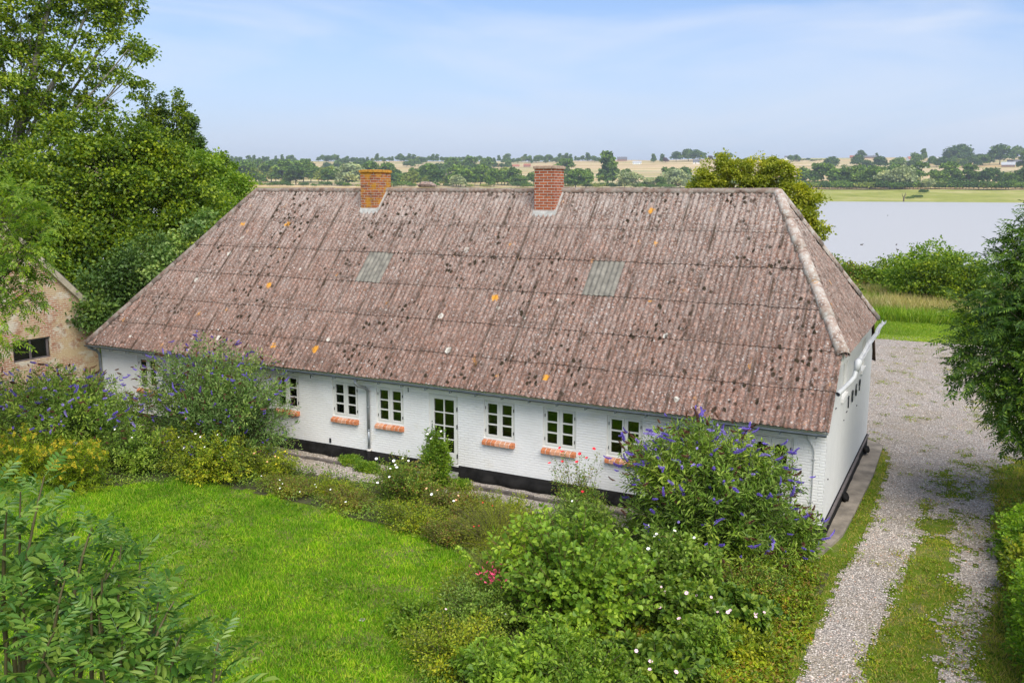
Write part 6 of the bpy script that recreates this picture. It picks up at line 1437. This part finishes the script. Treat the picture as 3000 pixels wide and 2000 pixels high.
for px, d, k, sz, lb in ((1025, 1500, 'willow', 1.35, 'silvery willow just left of the orange capped chimney'), (1345, 1430, 'willow', 1.0, 'rounded pale willow between the two chimneys'), (2590, 1425, 'willow', 1.25, 'broad pale willow in the middle of the far shore hedge'), (2625, 1422, 'willow', 1.15, 'pale willow right of the broad willow on the far shore'), (2700, 1395, 'willow', .65, 'small silvery willow at the shore hedge above the dead stump'),
    (1715, 1620, 'poplar', 1.1, 'tall poplar right of the second chimney'), (1775, 1640, 'poplar', 1.35, 'taller pointed poplar right of the second chimney'), (1825, 1700, 'open', 1.1, 'lone round topped tree on the pale field right of the chimney'), (1950, 1640, 'open', 1.35, 'leafy tree on the pale slope left of the yellow green poplar'), (1985, 1650, 'wood', 1.3, 'full green tree just left of the yellow green poplar'), (1900, 1430, 'willow', .9, 'silvery willow low behind the ridge'), (1960, 1440, 'willow', 1.1, 'larger silvery willow low behind the ridge'),
    (1905, 3050, 'poplar', 1.25, 'tall tree on the skyline left of the big skyline clump'), (1930, 3050, 'poplar', 1.3, 'tall tree second from the left of the skyline clump'), (1970, 3060, 'oak', 1.8, 'left half of the large clump on the skyline'), (2005, 3060, 'oak', 2.0, 'middle of the large clump on the skyline'), (2030, 3060, 'oak', 1.7, 'right half of the large clump on the skyline'), (1940, 3000, 'copper', .9, 'dark copper coloured tree in the skyline clump'),
    (2050, 3150, 'oak', 1.2, 'round tree just right of the skyline clump'), (2068, 3150, 'copper', 1.0, 'dark reddish tree right of the skyline clump'), (2095, 3200, 'oak', 1.2, 'round dark tree on the skyline above the yellow green poplar'), (2122, 3250, 'oak', 1.35, 'single round tree standing free on the skyline'), (2107, 3240, 'poplar', 1.0, 'slim tree beside the free standing skyline tree'),
    (2415, 2450, 'oak', 1.25, 'lone dark oak on the pale slope right of the yellow green poplar'), (2452, 2500, 'bush', 1.0, 'small bush right of the lone oak'), (2490, 2500, 'oak', 1.35, 'round oak standing on the pale field'), (2500, 3250, 'oak', 1.4, 'dark clump beside the skyline farm'), (2545, 3250, 'poplar', .8, 'small pointed tree at the right end of the skyline farm'),
    (2412, 3300, 'bush', .9, 'tiny bush on the skyline'), (2660, 3000, 'oak', 1.2, 'dark tree below the red roofed house'), (2680, 3150, 'poplar', 1.1, 'pointed tree right of the red roofed house'), (2705, 3150, 'oak', .8, 'small round tree right of the red roofed house'), (2755, 2850, 'oak', 1.9, 'left part of the big dark clump on the right'), (2780, 2850, 'oak', 2.0, 'middle of the big dark clump on the right'), (2795, 2830, 'oak', 1.6, 'right part of the big dark clump on the right'),
    (2840, 2750, 'oak', 1.4, 'round tree right of the big dark clump'), (2870, 2700, 'oak', 1.6, 'dark tree left of the grey roofed farm'), (2900, 2700, 'oak', 1.8, 'large dark tree behind the grey roofed farm'), (2945, 3250, 'oak', 1.5, 'long dark clump on the right skyline'), (2990, 3200, 'poplar', 1.4, 'tall tree on the skyline at the right edge'), (2980, 2300, 'open', 1.4, 'tall loose tree near the right edge')):
    far_tree(px, d, k, lb, None, sz)
belt(2300, 2385, 11, 3150, 3200, ['bush', 'oak'], 'low tree in the dark row right of the white house', 'dark row by the white house', .75)
belt(2520, 2660, 15, 2350, 2500, ['oak', 'wood', 'bush'], 'tree in the row across the middle of the right fields', 'middle field row', .9)
belt(2170, 2290, 16, 3000, 3100, ['bush', 'oak'], 'low tree in the row above the yellow green poplar', 'row above the poplar', .6)
belt(2700, 2860, 16, 2500, 2650, ['oak', 'wood'], 'dark tree beside the pale barn on the right', 'trees by the pale barn', .9)
belt(2720, 3010, 22, 3150, 3300, ['oak', 'wood', 'bush'], 'small tree on the right skyline', 'trees on the right skyline', .7)
# dead stump and dark bushes at the far waterline
def stump():
    a = YAW+math.atan((2632-1500)/F_PX); d = 1085; x, y = CAM[0]+d*math.sin(a), CAM[1]+d*math.cos(a); z = float(ground_z(x, y)); e = empty('dead_tree', (x, y, z)); tag(e, 'bare dead trunk at the far waterline', 'dead tree')
    v, f = tubes_geo([(np.array([[0, 0, -1], [0, 0, 4], [1, 0, 7], [1.4, 0, 10]]), np.array([.9, .7, .5, .2])), (np.array([[0, 0, 4], [-1.6, 0, 6.5], [-2.2, 0, 9]]), np.array([.5, .35, .15])), (np.array([[.6, 0, 6], [2.6, 0, 7.5]]), np.array([.3, .12]))], 6)
    link('trunk', np_mesh('trunk', v, f, BARK), e)
stump()
for px, d, sz, lb in ((2650, 1150, 0.45, 'dark bush beside the dead trunk on the far shore'), (2668, 1180, 0.4, 'second dark bush right of the dead trunk'), (2690, 1290, 0.6, 'dark thicket on the shore meadow under the silvery willow')):
    far_tree(px, d, 'bush', lb, None, sz)
# houses
HM = {'white': simple('white_house_wall', (.80, .80, .77), .8, var=.05, scale=.2), 'redroof': simple('red_tile_roof', (.34, .12, .07), .9, var=.2, scale=.3), 'grey': simple('grey_house_roof', (.14, .14, .15), .9, var=.2, scale=.3), 'brown': simple('brown_farm_wall', (.30, .18, .13), .9, var=.2, scale=.3), 'yellow': simple('cream_wall', (.55, .46, .33), .9, var=.1, scale=.3), 'palegrey': simple('pale_sheet_roof', (.42, .43, .44), .8, var=.1, scale=.3)}
def far_house(px, d, L, Wd, hw, hr, wallm, roofm, label, rz=0.0, nwin=4, lift=0):
    a = YAW+math.atan((px-1500)/F_PX); x, y = CAM[0]+d*math.sin(a), CAM[1]+d*math.cos(a); z = float(ground_z(x, y))+lift
    e = empty('farm_house', (x, y, z), -a+rz); tag(e, label, 'house', 'houses on the far hills')
    mb = MB(); mb.box(-L/2, L/2, -Wd/2, Wd/2, -3, hw); mb.add([(-L/2, -Wd/2, hw), (-L/2, Wd/2, hw), (-L/2, 0, hw+hr)], [(0, 2, 1)]); mb.add([(L/2, -Wd/2, hw), (L/2, Wd/2, hw), (L/2, 0, hw+hr)], [(0, 1, 2)]); mb.build('wall', HM[wallm], e)
    mb = MB(); o_ = .5
    for sg in (1, -1): mb.add([(-L/2-o_, sg*(Wd/2+o_), hw-.3), (L/2+o_, sg*(Wd/2+o_), hw-.3), (L/2+o_, 0, hw+hr+.25), (-L/2-o_, 0, hw+hr+.25), (-L/2-o_, sg*(Wd/2+o_), hw-.0), (L/2+o_, sg*(Wd/2+o_), hw-.0), (L/2+o_, 0, hw+hr+.5), (-L/2-o_, 0, hw+hr+.5)], [(0, 1, 2, 3), (4, 7, 6, 5), (0, 4, 5, 1), (0, 3, 7, 4), (1, 5, 6, 2)])
    r_ = mb.build('roof', HM[roofm], e)
    mb = MB(); mb.box(L*.2, L*.2+1.2, -.6, .6, hw+hr-.5, hw+hr+2); mb.build('chimney', HM['brown'], r_)
    for k in range(nwin): mb = MB(); xx = -L/2+L*(k+.5)/nwin; mb.box(xx-.8, xx+.8, -Wd/2-.06, -Wd/2, hw*.35, hw*.8); mb.build('window', HM['grey'], e)
far_house(2293, 3240, 28, 14, 8, 5, 'white', 'grey', 'large white house standing alone on the right skyline')
far_house(2480, 3240, 26, 10, 4, 5, 'brown', 'redroof', 'low brown farm at the left of the skyline clump', nwin=3)
far_house(2528, 3240, 40, 10, 4, 5, 'brown', 'grey', 'long low brown farm range on the skyline')
far_house(2642, 3120, 22, 12, 5, 8, 'white', 'redroof', 'white house with a steep red roof on the skyline', rz=.8)
far_house(2668, 2480, 42, 18, 7, 6, 'white', 'palegrey', 'large white barn in the fields above the far hedge', rz=.5, nwin=2)
far_house(2718, 3180, 22, 10, 4, 4, 'white', 'palegrey', 'small pale house behind the trees on the skyline')
far_house(2765, 2760, 34, 12, 5, 6, 'brown', 'redroof', 'red roofed farm half hidden by the big dark clump')
far_house(2820, 3180, 50, 12, 4, 5, 'yellow', 'palegrey', 'long pale shed on the right skyline', nwin=2)
far_house(2925, 2560, 30, 14, 5, 7, 'brown', 'palegrey', 'grey roofed barn near the right edge')
far_house(2950, 2700, 46, 14, 5, 7, 'brown', 'grey', 'long dark roofed farm near the right edge')
far_house(1065, 2900, 9, 12, 8, 7, 'white', 'grey', 'small white gabled house above the orange capped chimney', rz=1.57, nwin=1)
far_house(1815, 3180, 34, 12, 6, 8, 'brown', 'grey', 'dark roofed house on the skyline right of the chimney')
far_house(1858, 2960, 28, 12, 5, 5, 'white', 'palegrey', 'white bungalow below the skyline trees')
far_house(2028, 2850, 20, 10, 5, 7, 'white', 'grey', 'white house with a dark roof below the skyline clump')
far_house(1508, 2850, 26, 10, 4, 5, 'yellow', 'redroof', 'small red roofed house left of the second chimney')
far_house(1542, 2860, 22, 10, 5, 5, 'brown', 'redroof', 'red house nearest to the left of the second chimney')
far_house(1400, 2900, 26, 10, 4, 5, 'brown', 'redroof', 'low red roofed house half way between the chimneys')
far_house(1455, 2900, 30, 10, 4, 6, 'yellow', 'redroof', 'pink walled house between the chimneys')
far_house(1365, 2920, 34, 10, 5, 4, 'white', 'palegrey', 'long pale house between the chimneys')
# ducks on the lake
for i, (px, py) in enumerate(((2524, 718), (2626, 718), (2630, 733), (2672, 725), (2742, 720), (2600, 632))):
    v_ = fw*F_PX+rt2*(px-1500)-up2*(py-1000); P_ = CAM+v_*((WATER_Z-CAM[2])/v_[2])
    if i == 0:
        mb = MB(); mb.tube([(-.28, 0, .10), (-.2, 0, .09), (0, 0, .08), (.16, 0, .09), (.24, 0, .12)], [.02, .09, .14, .11, .05], 8); mb.tube([(.18, 0, .12), (.24, 0, .24), (.27, 0, .30), (.33, 0, .30), (.40, 0, .28)], [.05, .04, .055, .04, .012], 8)
        dk = bpy.data.meshes.new('duck'); dk.from_pydata(mb.v, [], mb.f); dk.materials.append(simple('dark_plumage', (.06, .05, .04), .8)); dk.update()
    o = link('duck', dk); o.location = (P_[0], P_[1], WATER_Z); o.rotation_euler = (0, 0, i*1.3); tag(o, 'dark duck swimming on the pale lake', 'duck', 'ducks on the lake')
# ------------------------------------------------------------------ haze
def haze():
    ma = bpy.data.materials.new('thin_haze'); ma.use_nodes = True; t = ma.node_tree; t.nodes.clear(); out = NN(t, 'ShaderNodeOutputMaterial')
    v = NN(t, 'ShaderNodeVolumePrincipled'); v.inputs['Color'].default_value = (.80, .88, 1, 1); v.inputs['Density'].default_value = 1.0e-4; v.inputs['Anisotropy'].default_value = .2
    t.links.new(v.outputs[0], out.inputs['Volume'])
    mb = MB(); mb.box(-9800, 9800, -9800, 9800, -30, 330); o = mb.build('haze', ma, uv=False); tag(o, 'thin pale haze over the lake and hills', 'haze', kind='stuff')
haze()
